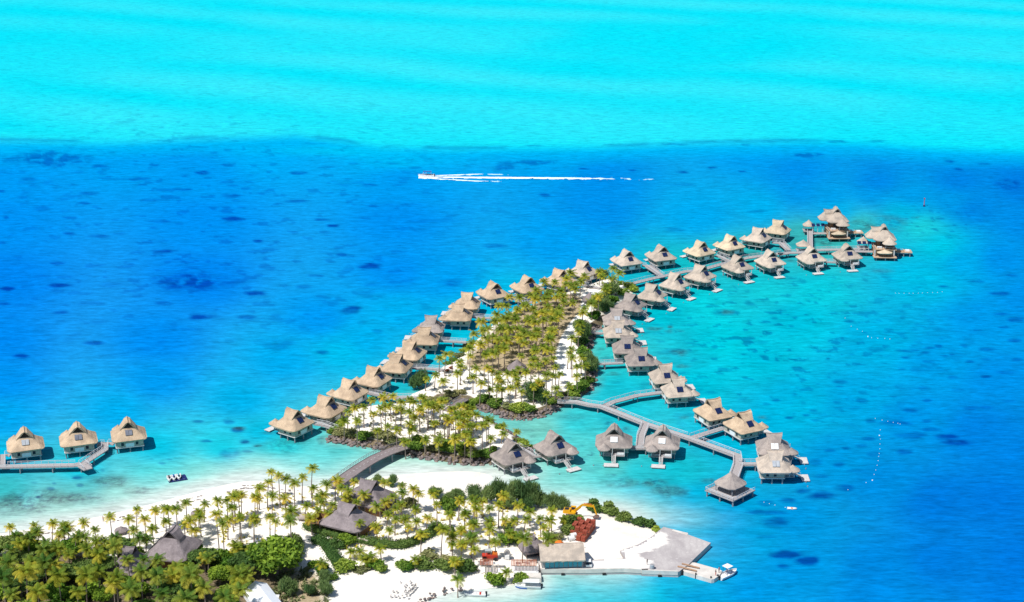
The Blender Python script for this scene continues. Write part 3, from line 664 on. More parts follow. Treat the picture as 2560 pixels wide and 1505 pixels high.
for i, (rg, a, b, c) in enumerate(rows):
    cn = {'tan':'tan','old':'dull grey','grey':'pale grey'}[c]
    ex = {0:', beside the rock tip', 7:', the dark one', 13:', above the palm island'}.get(i, '')
    bungalow(rg, a, b, 'e+', c, -1, f'{cn} bungalow, {ORD[i]} from the bottom of the diagonal row{ex}', group=G1)
G2 = 'bungalows of the far back row'
for i, (rg, a, b, c) in enumerate([('G',(812,50),(740,12),'grey'),('n',(1662,620),(1646,611),'grey'),('K',(850,560),(660,495),'gold'),('K',(1460,435),(1280,375),'gold'),('K',(2050,268),(1820,232),'grey'),('K',(2460,105),(2240,78),'gold')]):
    cn = {'gold':'golden','grey':'pale grey'}[c]
    bungalow(rg, a, b, 'e+', c, -1, f'{cn} bungalow, {ORD[i]} from the left in the far back row', group=G2)
G3 = 'bungalows with stairs along the front of the upper boardwalk'
for i, (rg, b, a, c) in enumerate([('G',(895,547),(745,515),'old'),('G',(1132,432),(990,408),'grey'),('G',(1397,312),(1265,278),'grey'),('G',(1690,217),(1560,185),'grey'),
  ('K',(1605,862),(1440,790),'grey'),('H',(500,697),(410,648),'grey'),('H',(1035,652),(960,600),'grey'),('H',(1505,622),(1430,563),'grey')]):
    bungalow(rg, a, b, 'e-', c, 1, f'{"dark grey" if c == "old" else "pale grey"} bungalow, {ORD[i]} from the left in front of the upper boardwalk', group=G3)
G4 = 'bungalows on the right side of the palm island'
for i, (rg, b, a, c, s, fc) in enumerate([('G',(730,700),(575,703),'old','pale','s+'),('G',(745,838),(590,840),'grey','pale','s+'),('G',(855,1018),(695,1018),'old','blue','s+'),('G',(1010,1153),(850,1157),'old','blue','s+'),
   ('J',(895,184),(755,191),'grey','blue','s+'),('J',(1010,311),(875,319),'grey','blue','s+'),('J',(1330,500),(1215,522),'tan','blue','s+'),('J',(1615,616),(1500,642),'tan','blue','s+'),('D',(1165,247),(1035,245),'old','white','s+'),('D',(1170,371),(1045,370),'grey','pale','s+')]):
    cn = {'old':'dark grey','grey':'pale grey','gold':'golden','tan':'tan'}[c]
    ex = {0:', touching the green bushes',8:', white reflecting roof panel',9:', nearest open water'}.get(i, '')
    bungalow(rg, a, b, fc, c, 1, f'{cn} bungalow, {ORD[i]} from the top of the right hand row{ex}', s, group=G4)
G5 = 'bungalows facing the near lagoon with stairs'
bungalow('C',(440,290),(495,325),'e-','old',-1,'grey bungalow beside the islet tip, left of the front four, stairs down to pale water',group=G5)
bungalow('C',(755,228),(810,262),'e-','old',-1,'grey bungalow standing alone in pale water, second from the left of the front four',group=G5)
bungalow('J',(355,742),(354,797),'e-','old',1,'grey bungalow with white reflecting roof panel, third from the left of the front four','white',group=G5)
bungalow('J',(806,757),(800,808),'e-','old',1,'grey bungalow with white reflecting roof panel under the boardwalk bend, rightmost of the front four','white',group=G5)
G6 = 'three bungalows at the left edge'
bungalow('A',(178,243),(172,200),'e+','tan',-1,'thatched bungalow at the left picture edge, left of the lone three','pale',group=G6)
bungalow('A',(568,206),(560,162),'e+','tan',-1,'thatched bungalow in the middle of the lone three at the left edge','grey',group=G6)
bungalow('A',(938,172),(930,128),'e+','tan',-1,'thatched bungalow at the end of the left boardwalk, right of the lone three','grey',group=G6)
# drop the prototypes
def purge(o):
    for c in tree(o):
        for g in tree(c): bpy.data.objects.remove(g)
        bpy.data.objects.remove(c)
    bpy.data.objects.remove(o)
for s_ in (1, -1): purge(PB[s_])
# ------------------------------------------------------------------ boardwalks
def stairs_none(): pass
def boardwalk(name, label, lines, width=2.3, z=2.0, deck='deck_grey', rail='rail_white', group='boardwalks', gap=9.5, sides=(1,1), zf=None, rh=1.0, pr=.2):
    P0 = un(*lines[0][0], z); e = empty(name, (P0[0],P0[1],0)); tag(e, label, 'boardwalk', group)
    o0 = Vector((P0[0],P0[1],0)); dk = MB(); rls = []; pts_p = []; joints = []
    allp = [[Vector(un(p[0],p[1],z)+(z,)) for p in L] for L in lines]
    segs = [(a,b) for P in allp for a,b in zip(P[:-1],P[1:])]
    for li, P in enumerate(allp):
        if zf:
            Q = []; tot = sum((b-a).length for a,b in zip(P[:-1],P[1:])); run = 0
            for a,b in zip(P[:-1],P[1:]):
                n = 10
                for i in range(n): p = a.lerp(b, i/n); p.z = z+zf((run+(b-a).length*i/n)/tot); Q.append(p)
                run += (b-a).length
            p = P[-1].copy(); p.z = z+zf(1); Q.append(p); P = Q
        dz = -.006*li
        N = []
        for i in range(len(P)):
            t = (P[min(i+1,len(P)-1)]-P[max(i-1,0)]); t.z = 0; t.normalize(); N.append(Vector((-t.y,t.x,0)))
        wv = width if li == 0 else width*.86
        vs = []
        for i,p in enumerate(P):
            k = 1.0
            if 0 < i < len(P)-1:
                t1 = (P[i]-P[i-1]); t1.z = 0; t1.normalize(); k = 1/max(.5, abs(Vector((-t1.y,t1.x,0)).dot(N[i])))
            for s in (1,-1):
                for h in (0,-.28): vs.append(p-o0+N[i]*s*wv/2*k+Vector((0,0,h+dz)))
        fs = []
        for i in range(len(P)-1):
            b = i*4; fs += [(b,b+2,b+6,b+4),(b+1,b+5,b+7,b+3),(b,b+4,b+5,b+1),(b+2,b+3,b+7,b+6)]
        m = (len(P)-1)*4; fs += [(0,1,3,2),(m,m+2,m+3,m+1)]
        dk.add(vs, fs)
        for si, s in enumerate((1,-1)):
            if not sides[si]: continue
            rl = MB(); rls.append(rl)
            for i in range(len(P)-1):
                a, b = P[i]+N[i]*s*(wv/2-.08), P[i+1]+N[i+1]*s*(wv/2-.08); Ls = (b-a).length
                if Ls < .3: continue
                nseg = max(1, int(round(Ls/2.0))); 
                for j in range(nseg):
                    c = a.lerp(b, j/nseg); d = a.lerp(b, (j+1)/nseg); mid = (c+d)/2; ok = True
                    for (s0,s1) in segs:   # leave openings where another walk joins
                        if li == 0 and any((s0-q).length < .1 or (s1-q).length < .1 for q in [P[i], P[i+1]]) and not any(s0 is LL[0] for LL in allp[1:]): continue
                        E = s1-s0; L2 = E.length_squared
                        if L2 < .01: continue
                        f = max(0, min(1, (mid-s0).dot(E)/L2)); dist = (mid-(s0+E*f)); dist.z = 0
                        if dist.length < wv/2-.35: ok = False
                    if not ok:
                        if rl.v: rl = MB(); rls.append(rl)
                        continue
                    up = Vector((0,0,rh)); rl.beam(c-o0+up, d-o0+up, .09,.09); rl.beam(c-o0+up*.55, d-o0+up*.55, .05,.05); rl.box(tuple(c-o0+up*.5), (.09,.09,rh))
        run = 0; nxt = gap*.5
        for i in range(len(P)-1):
            a, b = P[i], P[i+1]; Ls = (b-a).length
            while nxt < run+Ls:
                f = (nxt-run)/Ls; c = a.lerp(b, f); n = N[i]
                for s in (1,-1): pts_p.append(c+n*s*(wv/2-.25))
                nxt += gap
            run += Ls
    dk.build('deck', deck, e)
    for rl in rls:
        if rl.v: rl.build('railing', rail, e)
    for p in pts_p:
        q = p-o0; MB().tube((q.x,q.y,-.8),(q.x,q.y,p.z-.28),pr,pr,7).build('pile','pile_grey',e)
    return e
def N_(rg, *pts): return [px(rg, *p) for p in pts]
boardwalk('boardwalk', 'grey railed boardwalk linking the three bungalows at the left edge',
 [[(-70,1167),(0,1166),(187,1162),(206,1160),(221,1173)], N_('A',(600,470),(768,360),(768,314),(838,318)), [(4,1166),(4,1137),(26,1137)], N_('A',(760,325),(715,325))], 2.6)
boardwalk('boardwalk', 'long grey boardwalk from the palm island to the front lagoon pavilion',
 [[(1394,1003),(1440,1004)]+N_('J',(130,562),(240,575),(640,735),(1060,872),(1490,1030),(1500,1120),(1450,1262)),
  N_('J',(255,575),(340,535),(560,476),(770,448),(800,448)), N_('J',(645,742),(600,850),(590,945)), N_('J',(500,958),(660,958)), N_('J',(1075,865),(1345,780),(1370,772)), N_('J',(1510,1107),(1680,1107))], 2.9)
boardwalk('boardwalk', 'upper grey boardwalk between the far back row and the front row',
 [N_('G',(750,428),(1090,345),(1450,270))+N_('K',(700,1120),(1240,970),(1700,860),(2440,760))+N_('H',(560,712),(700,690),(830,690),(1080,655),(1700,640)),
  N_('G',(950,200),(1020,205),(1180,320)), N_('K',(1060,810),(1180,840),(1330,920)), N_('H',(470,552),(600,565),(690,655)), N_('H',(972,650),(968,400))], 2.7)
CONN = [('E',[(690,1195),(800,1215),(930,1262)],'short boardwalk from the lowest bungalow of the diagonal row to the front islet'),
 ('E',[(1290,835),(1430,865),(1560,895),(1900,893)],'boardwalk from the fourth diagonal bungalow to the notch between the islets'),
 ('F',[(230,1385),(330,1385),(600,1408)],'boardwalk from the fifth diagonal bungalow to the palm island'),
 ('F',[(560,1070),(860,1088)],'boardwalk from the seventh diagonal bungalow to the palm island shore'),
 ('F',[(940,795),(1250,818)],'boardwalk from the ninth diagonal bungalow to the upper palm island'),
 ('F',[(1390,575),(1500,620),(1660,630)],'short boardwalk behind the palms beside the eleventh diagonal bungalow'),
 ('X',[(1480,165),(1640,195),(1830,230)],'short boardwalk under the top bungalow of the diagonal row'),
 ('G',[(360,972),(500,985)],'short boardwalk from dark rocks to the second right hand bungalow'),
 ('G',[(360,1345),(520,1335),(730,1325)],'boardwalk from the palm island bushes to the fourth right hand bungalow'),
 ('H',[(1050,790),(1150,810),(1310,815)],'short boardwalk beside the seventh bungalow of the front row')]
for rg, L, lb in CONN: boardwalk('boardwalk', lb, [N_(rg, *L)], 2.0)
C_ = boardwalk('boardwalk','short railed boardwalk joining the islet tip and the two pale water bungalows',[N_('I',(1100,1115),(1225,1175),(1290,1225),(1370,1215))],1.8)
# curved footbridge
br = boardwalk('footbridge', 'brown arched footbridge from the beach to the front islet', [N_('W',(300,1390),(480,1285),(700,1150),(940,1010),(1180,895),(1400,805),(1530,765))], 4.2, 1.9, 'bridge_brown', 'rail_grey', None, 10.5, (1,0), lambda t: .9*math.sin(math.pi*t), 1.1, .26)
br['category'] = 'footbridge'
mk = MB(); P = [Vector(un(*p, 1.95)+(1.9,)) for p in N_('W',(480,1285),(700,1150),(940,1010),(1180,895),(1400,805))]; O_ = Vector(br.location)
for i in range(17):
    f = .04+.055*i; k = f*4; j = min(3, int(k)); a = P[j].lerp(P[j+1], k-j); k2 = (f+.02)*4; j2 = min(3, int(k2)); b = P[j2].lerp(P[j2+1], k2-j2)
    for q in (a,b): q.z = 1.95+.9*math.sin(math.pi*(.16+.74*f))+.02
    mk.beam(a-O_, b-O_, .18, .03)
mk.build('centre_marking', 'deck_white', br)
b2 = boardwalk('footbridge', 'small brown footbridge between the front islet and the palm island', [N_('W',(2000,280),(2130,200),(2270,100))], 3.0, 1.9, 'bridge_brown', 'rail_grey', None, 6, (1,1), lambda t: .4*math.sin(math.pi*t), 1.0)
b2['category'] = 'footbridge'
# ------------------------------------------------------------------ pavilions
def pavilion(reg, x, y, zt, r, label, z_e=3.2, rise=2.2, mat='thatch_grey', rot=0, floor=True, zb=1.8, name='thatched_pavilion', grp='small thatched pavilions on stilts'):
    X, Y = uz(reg, x, y, zt); g = zb if floor else gz(X, Y)
    e = empty(name, (X,Y,0 if floor else g), rot); tag(e, label, 'pavilion', grp)
    b = 0 if not floor else 0
    ze = zt-rise-(0 if floor else g)
    m = MB(); cone_roof(m, (0,0,0), r, r, ze, rise, .55, 1.12); m.build('roof', mat, e)
    for sx in (-1,1):
        for sy in (-1,1): MB().tube((sx*r*.72,sy*r*.72,-.8 if floor else 0),(sx*r*.72,sy*r*.72,ze-.05),.12).build('post','pile_grey',e)
    if floor: MB().box((0,0,zb-.14), (r*1.75,r*1.75,.25)).build('floor','deck_grey',e)
    return e
# gazebo at the end of the walk (square platform seen corner on)
X, Y = uz('D', 778, 662, 1.9); gb = empty('lagoon_pavilion', (X,Y,0), R(45)); tag(gb, 'thatched pavilion on a square railed stilt deck at the boardwalk end', 'pavilion')
m = MB(); cone_roof(m, (0,0,0), 4.0, 4.0, 4.3, 3.6, .75, 1.2); m.build('roof','thatch_old',gb)
MB().box((0,0,1.78), (10.2,10.2,.26)).build('deck','deck_grey',gb)
m = MB()
for s, t in (((-5,-5),(-5,5)),((-5,-5),(5,-5)),((-5,5),(-.5,5))):
    m.beam((s[0],s[1],2.9),(t[0],t[1],2.9),.1,.1); m.beam((s[0],s[1],2.4),(t[0],t[1],2.4),.06,.06)
    for i in range(6): m.box((s[0]+(t[0]-s[0])*i/5, s[1]+(t[1]-s[1])*i/5, 2.4), (.1,.1,1.0))
m.build('railing','rail_white',gb)
for sx in (-1,1):
    for sy in (-1,1):
        MB().tube((sx*2.9,sy*2.9,1.9),(sx*2.9,sy*2.9,4.4),.13).build('post','pile_grey',gb)
for sx in (-1,0,1):
    for sy in (-1,0,1): MB().tube((sx*4.6,sy*4.6,-.8),(sx*4.6,sy*4.6,1.66),.26).build('pile','pile_grey',gb)
pavilion('H',885,520,6.5,3.0,'round thatched pavilion where the upper boardwalk meets the seventh front row roof')
pavilion('L',400,482,6.6,2.6,'small thatched pavilion left of the far villa, at the top of its jetty', rise=2.4)
pavilion('M',480,500,6.6,2.6,'small thatched pavilion left of the rightmost villa', rise=2.4)
pavilion('X',640,1240,6.2,3.4,'pyramid roofed thatched hut in the middle of the palm grove', floor=False, mat='thatch_mauve', rise=3.0, grp='thatched huts on the palm island')
pavilion('X',1680,285,5.8,3.0,'grey thatched hut near the upper end of the palm island', floor=False, mat='thatch_mauve', rise=2.8, grp='thatched huts on the palm island')
pavilion('X',620,850,3.6,1.8,'low brown thatched parasol among the island palms', floor=False, mat='thatch_old', rise=1.1, grp='thatched parasols')
pavilion('X',325,935,3.6,1.5,'pale round thatched parasol at the left sandy edge of the palm island', floor=False, mat='thatch_tan', rise=1.0, grp='thatched parasols')
pavilion('A',885,925,3.4,1.7,'round thatched beach parasol half hidden by palms left of the big beach roof', floor=False, mat='thatch_mauve', rise=1.1, grp='thatched parasols')
pavilion('A',1440,800,3.4,1.6,'thatched beach parasol in the sand right of the big beach roof', floor=False, mat='thatch_mauve', rise=1.1, grp='thatched parasols')
pavilion('B',585,825,3.4,1.7,'thatched beach parasol left of the walled thatched house', floor=False, mat='thatch_old', rise=1.1, grp='thatched parasols')
# ------------------------------------------------------------------ two villas on stilts at the tip
def villa(X, Y, rz, label):
    e = empty('overwater_villa', (X,Y,0), rz); tag(e, label, 'villa', 'two storey villas on stilts at the tip')
    rf = Roof(11.5, 9.6, 8.0, 4.8, 5.0, 3.6, .74, 1.25, .5, 1.8)
    a = MB(); me = rf.mesh('thatch_grey', 9)
    o = ob('main_roof', me, e, (0,1.5,0)); o.rotation_euler = (0,0,R(90))
    for s in (1,-1): ob('gable_vent', rf.vent(s), o)
    r2 = Roof(8.5, 7.0, 8.0, 3.9, 4.5, 3.4, .8, 1.2, .45, 1.4); o2 = ob('side_roof', r2.mesh('thatch_grey', 12), e, (-3.3,2.6,0))
    m = MB(); cone_roof(m, (1.7,-4.2,0), 3.0, 2.8, 6.9, 2.9, .3, 1.15); m.build('turret_roof','thatch_grey',e)
    m = MB(); cone_roof(m, (-.4,-6.3,0), 3.2, 1.9, 3.5, 1.1, .5, 1.0); m.build('awning_roof','thatch_gold',e)
    w = MB(); w.box((0,0,3.0), (8.4,9.6,2.6)); w.box((-.4,-5.9,3.1),(.1,.1,.1)); wl = w.build('lower_wall','villa_wood',e)
    MB().box((-.4,-4.83,2.9), (5.2,.08,1.9)).build('window','window_dark',wl); MB().box((4.23,0,3.0), (.08,7.6,1.8)).build('window','window_dark',wl)
    MB().box((0,-.5,4.42), (9.4,11.2,.24)).build('terrace','villa_wood',e)
    w = MB().box((.6,1.6,6.3), (6.6,6.6,3.5)).build('upper_wall','wall_brown',e); MB().box((3.93,1.6,6.2), (.08,5.6,2.2)).build('window','window_dark',w); MB().box((.6,-1.73,6.0), (4.8,.08,2.2)).build('window','window_dark',w)
    for x in (-4.4, 3.6): MB().box((x,-6.0,2.9), (.45,.45,3.0)).build('post','deck_white',e)
    MB().box((-.2,-6.2,1.5), (9.6,3.6,.25)).build('deck','villa_wood',e); MB().box((0,0,1.5), (8.9,10.2,.24)).build('floor','villa_wood',e)
    m = MB()
    for x0,y0,x1,y1 in ((-4.5,-5.9,4.5,-5.9),(-4.5,-5.9,-4.5,-1)):
        m.beam((x0,y0,5.5),(x1,y1,5.5),.1,.1)
        for i in range(7): m.box((x0+(x1-x0)*i/6,y0+(y1-y0)*i/6,5.0),(.09,.09,1.0))
    m.build('railing','rail_grey',e)
    MB().box((-2.2,-3.6,4.85), (2.0,1.1,.6)).build('lounge_seat','white_paint',e)
    for x,y in ((1.0,-2.6),(2.6,-2.6),(.0,-5.6),(3.4,-5.6)): MB().tube((x,y,4.5),(x,y,7.1),.12).build('post','pile_grey',e)
    for x in (-3.8,0,3.8):
        for y in (-7.2,-3,1,4.6): MB().tube((x,y,-.8),(x,y,1.4),.28).build('pile','pile_grey',e)
    pd = MB().box((8.6,1.0,1.9),(7.0,4.6,.3)).build('pool_deck','villa_wood',e)
    MB().box((7.2,1.2,2.35),(2.9,2.6,.62)).build('plunge_pool','villa_wood',e); MB().box((7.2,1.2,2.68),(2.5,2.2,.06)).build('pool_water','pool_blue',e)
    MB().box((10.3,1.0,2.3),(1.7,1.9,.5)).build('sunbed','white_paint',e)
    for x in (6.2,8.6,11.2):
        for y in (-.9,2.8): MB().tube((x,y,-.8),(x,y,1.75),.2).build('pile','pile_grey',e)
    # solar rack on its link deck
    MB().box((-8.2,-.5,1.9),(7.6,2.6,.22)).build('link_deck','deck_grey',e)
    m = MB()
    for i in range(3): m.beam((-10.2+2.1*i,.4,2.0),(-10.2+2.1*i,.4,5.4),.14,.14)
    m.beam((-11,.4,5.2),(-4.8,.4,5.2),.12,.12); m.build('solar_rack','rail_white',e)
    for i in range(3): MB().box((-10.2+2.1*i,.2,5.6),(1.5,1.7,.10),0,('X',R(32))).build('solar_panel','solar_blue',e)
    for x in (-11,-7): MB().tube((x,-.5,-.8),(x,-.5,1.8),.22).build('pile','pile_grey',e)
    return e
X, Y = uz('L', 1290, 1000, 1.6); VA = (X,Y+4); villa(X, Y+4.5, R(2), 'two storey thatched villa on stilts, farther and left of the pair at the reef tip')
X, Y = uz('M', 1160, 1100, 1.6); villa(X, Y+5, R(-4), 'two storey thatched villa on stilts at the far right end of the boardwalk')
# ------------------------------------------------------------------ coconut palms
def crown_arrays(seed, nf=17, fl=2.6):
    r = np.random.RandomState(seed); V = []; F4 = []; A = []
    def quad(p, a): 
        i = len(V); V.extend(p); F4.append((i,i+1,i+2,i+3)); A.extend([a]*4)
    for k in range(nf):
        az = 2*math.pi*(k*.382+r.uniform(-.04,.04)); lev = k/(nf-1)
        el = math.radians(68-88*lev+r.uniform(-8,8)); L = fl*r.uniform(.85,1.1)*(0.8 if lev < .15 else 1)
        yel = np.clip(-.15+.95*lev+r.uniform(-.2,.2), 0, 1); n = 8
        p = np.array([0,0,.0]); d0 = el; pts = [p.copy()]; dirs = []
        for i in range(n):
            a = d0-(.10+.26*lev*0+.17*(i/n))*i*.62; dv = np.array([math.cos(a)*math.cos(az), math.cos(a)*math.sin(az), math.sin(a)])
            dv = dv+np.array([.30,.12,0])*(i/n)**1.2; dv /= np.linalg.norm(dv); p = p+dv*L/n; pts.append(p.copy()); dirs.append(dv)
        side = np.cross(dirs[2], [0,0,1]); side /= np.linalg.norm(side)+1e-9
        for i in range(n):
            a, b = pts[i], pts[i+1]; w = .05*(1-i/n)+.015; quad([a-side*w, a+side*w, b+side*w*.8, b-side*w*.8], max(0,yel-.1))
        m = 15
        for j in range(m):
            t = (j+.6)/m; q = t*n; i = min(n-1, int(q)); base = pts[i]+(pts[i+1]-pts[i])*(q-i); dv = dirs[i]
            ll = fl*.34*math.sin(math.pi*min(1, .18+t*.86))**.7; wd = .055+.025*r.rand()
            for s in (-1,1):
                tip = base+side*s*ll*.78+dv*ll*.52+np.array([0,0,-ll*(.42+.25*r.rand())])
                mid = (base+tip)/2+np.array([0,0,.06])
                quad([base-dv*wd, base+dv*wd, mid+dv*wd*.9, mid-dv*wd*.9], yel); quad([mid-dv*wd*.9, mid+dv*wd*.9, tip+dv*.02, tip-dv*.02], min(1, yel+.12))
    for k in range(5):
        az = r.rand()*6.28; c = np.array([.14*math.cos(az), .14*math.sin(az), -.15]); s = .11
        quad([c+[-s,-s,0],c+[s,-s,0],c+[s,0,s],c+[-s,0,s]], .9); quad([c+[-s,s,0],c+[s,s,0],c+[s,0,s],c+[-s,0,s]], .9)
    return np.array(V), np.array(F4), np.array(A)
CR = [crown_arrays(100+i) for i in range(6)]
CRM = {m: [spec_mesh('palm_crown', v, f, m, a) for v, f, a in CR] for m in ('palm_leaf','palm_leaf_green')}
def trunk_arrays(seed, H=7.0, n=6):
    r = random.Random(seed); lx, ly = r.uniform(-.5,.6), r.uniform(-.4,.4); V = []; F = []; K = 7
    for k in range(K):
        t = k/(K-1); cx = lx*t**1.7; cy = ly*t**1.7; rad = (.17 if k else .26)*(1-.42*t)
        for i in range(n): a = 6.283*i/n; V.append((cx+rad*math.cos(a), cy+rad*math.sin(a), H*t-(.3 if k == 0 else 0)))
    for k in range(K-1):
        for i in range(n): F.append((k*n+i, k*n+(i+1)%n, (k+1)*n+(i+1)%n, (k+1)*n+i))
    return np.array(V), np.array(F), (lx, ly)
TRK = [trunk_arrays(50+i) for i in range(5)]
TRM = [spec_mesh('palm_trunk', v, f, 'trunk_bark', None, True) for v, f, l in TRK]
PAL = []   # (X, Y, h, crownscale, green, region)
rp = random.Random(4)
def palms(reg, pts, h=6.5, cs=1.0, green=0, zone='beach'):
    for p in pts:
        hh = (p[2] if len(p) > 2 else h*rp.uniform(.84,1.14)); c = (p[3] if len(p) > 3 else cs)*rp.uniform(.84,1.06); c = min(c, 1+(c-1)*.75)*.84
        gg = p[4] if len(p) > 4 else green
        X, Y = uz(reg, p[0], p[1]+4, hh+1.3); PAL.append([X, Y, hh, c, gg, zone])
palms('A', [(60,915,5.5),(240,905,7),(370,900),(420,985),(460,930),(620,900),(700,945),(810,850,9,1.15),(935,865,7.5),(990,800,7),(1060,870),(1130,800),(1190,790),(1235,800),(1290,790,8),(1360,755,8.5),(1490,755),(1600,735,8,1.1),(1590,830,12,1.2),(1630,900,11,1.2,1),
 (1700,780),(1750,690),(1710,700,9),(1750,850,8.5),(1860,700),(1855,860,8.5),(1210,890),(1120,935,8),(1020,1000,7.5,1.2,1),(970,940),(850,1000,10,1.3,1),(830,1060,10,1.3,1),(540,1000,7,1.2,1),(330,1040,9,1.4,1),(300,1085,9,1.4,1),(60,1080,7,1.2,1),
 (140,1040,7,1.2,1),(580,980,7,1.1,1),(690,1030,7,1.2,1),(1400,880,7),(1450,820),(1350,900,5,1),(1465,850,6),(1730,1080,5,1.1),(1500,1150,5,1.2,1),(240,980,7,1.2,1),(280,960,8,1.3,1),(460,955,7,1.2,1),(500,930,7,1.2),(200,1010,8,1.2,1),(620,1000,7,1.2,1),(400,1060,8,1.3,1),(760,1020,7,1.1,1),(1430,950,5),(100,985,5,1.1,1)])
palms('B', [(400,550,10,1.1),(350,520,8),(440,575,9),(310,600,8),(250,640),(345,690,7.5),(510,610,8),(450,715,6),(565,560,8),(632,490,9.5,1.15,1),(742,610,5.5,1,1),(810,580,6.5),(120,685,7),(75,700,8),(60,785,7,1.1),(240,715,6.5),(120,850,7.5,1.1),(210,875,7.5,1.2,1),
 (330,855,7.5),(365,885,7.5,1.1),(490,880,9,1.3,1),(480,800,10,1.2),(590,765,5,1),(680,705),(675,800,5),(730,690,5),(780,765,5.5,1.1),(860,640,6,1.2,1),(880,705,5,1.2),(900,660),(940,590,6),(1030,690,6.5,1.25,1),(990,900,5.5,1.1),(970,745,5),(1110,780,6,1.2,1),(1060,600,6),
 (1180,600,6,1.1),(1240,705,6,1,1),(1300,680,7,1.2,1),(1310,625),(1385,650,7,1.1),(1420,685,6),(1540,675,5.5),(1180,750,5),(1190,830,4.5),(1250,865,5),(1120,925,4.5,1.1),(1200,945,5),(1340,925,5.5),(1405,795,6),(1330,870,4),(1480,855,5.5),(1410,885,4),(1560,760,8),(1720,735,6),
 (1830,730,6),(1760,830,5.5),(1650,830,7.5,1.2,1),(1590,940,8,1.35),(1440,980,6,1.3),(1735,945,4.5),(1820,900,6.5),(1810,1000,5.5,1.1),(1000,1105,2.2),(920,1105,2.2,1),(1060,1145,3,1.2),(1150,1080,4,1.0),(1040,1165,2.5,1.1),(1690,1165,3.5,1.1,1),(1830,1090,5,1),(1740,1060,4),
 (1400,1160,3),(700,1190,3.5,1),(100,1280,6,1.9,1),(80,1060,5,1.3),(300,1065,6,1.2,1),(180,1085,4,1),(640,640,6),(20,730,7),(20,870,6),(700,740,5,1.1),(760,830,5),(1290,760,4.5,1),(1250,790,4.5,1),(830,590,4.5),(640,860,5,1.1)])
palms('C', [(75,720,6.5,1.1),(190,750,6),(210,800,5.5),(310,790,7),(370,765,7,1.1),(400,700,8,1.2,1),(510,765,6,1.4),(600,810,4.5),(680,865,6),(760,800,6.5),(560,860,3.8),(480,880,3.6),(410,880,5.5),(290,880,4.5),(120,830,5.5),(180,890,3.6),(20,830,7),(90,950,5),(160,915,6),(300,945,5.5,1.15),
 (440,965,4,1.1),(350,1035,5),(170,1000,6,1.3,1),(95,1050,5),(545,985,7.5,1.5,1),(735,985,7,1.5,1),(740,885,5,1.2),(850,870,3,1,1),(50,1160,5,1.1),(425,1225,3.2,.9),(70,1280,5,1.1,1),(20,995,4.5,1.2),(250,740,5,1),(30,1060,4),(700,930,5,1.1)])
palms('W', [(470,395,6.5,1.1),(520,300,6),(640,240,7,1.1),(760,230,7),(900,330,8),(860,110,6),(1040,85),(1020,240,8),(1080,220,8),(1200,70,6.5),(1165,200),(1230,250,7.5),(1310,160,6),(1310,250,7),(1440,120,6.5),(1500,150,6),(1430,300,7.5),(1520,370,5,1.1),(1640,90,6),(1705,200,8.5),(1770,180),(1800,240,7),
 (1900,125,7),(1590,290,7),(1960,360,8.5),(2020,430,7),(1815,470,7.5),(1245,500,8),(1440,480,7,1.1),(1120,500,6),(965,510,6,.8),(1470,560,6,1.1),(1380,660,6),(1665,665,5.5,.8),(1880,680,6,1.1),(2110,640,7.5,1.1),(2160,500,7),(2260,600,8),(2345,660,8),(2090,260,7),(2200,210,6,1.1),(2240,310,7),(2300,380),(2160,400),(2340,510,8),(2250,440),(1590,220),(660,350,9,.9),(700,450,5,.8)], zone='islet')
palms('I', [(80,585),(130,665,8),(190,655,8),(290,620,5.5),(250,700,5.5),(110,640),(380,715,7),(430,760,7),(340,800,7),(360,840,6),(205,870,7),(250,1010,5.5,1.1),(95,1010,5),(420,1000,6.5),(470,890),(480,760,7),(560,720),(590,760,7),(500,830,7),(620,900,7),(530,975,6),(610,1020,7,1.05),(720,880,9.5,1.2),(785,830,8,1.25),(770,880,7),(660,770,5.5),(800,1025,5.5),(960,970,7,1.1),(1085,930,7.5),(930,890,6),(510,680,6.5),(620,700,6)], zone='islet')
palms('I', [(290,365,7),(250,160,6),(310,115,8),(392,115,7),(450,320,6.5),(480,195,7),(480,250),(580,130,8),(620,365,6),(655,270),(690,385,9,1.1),(740,120,8),(790,270,9),(880,380,8),(900,50,8),(960,60,8),(1015,480,7),(1080,395,6.5),(1090,350),(925,510,5),(870,465,7),(800,500,5),(1200,305,6.5),(1250,240),(1280,470),(1320,415,6.5),(1420,510,6.5),(1510,460,6,1.1),(1550,330),(1650,405,6.5),(1760,315,7),(1420,180,7),(1340,240),
 (1520,250),(1500,160,7),(1420,340),(1480,355),(1150,520,4),(1150,130,7),(1650,100),(1700,150),(1800,150,6.5),(1850,220,7,1.1),(1750,250),(1690,60),(1300,80,7),(1480,60),(1380,40,7),(900,330),(835,310,7),(1050,305,6),(1110,280,6),(200,340,5),(100,380,4.5),(1000,330),(1080,450,5),(940,420,6)], zone='island')
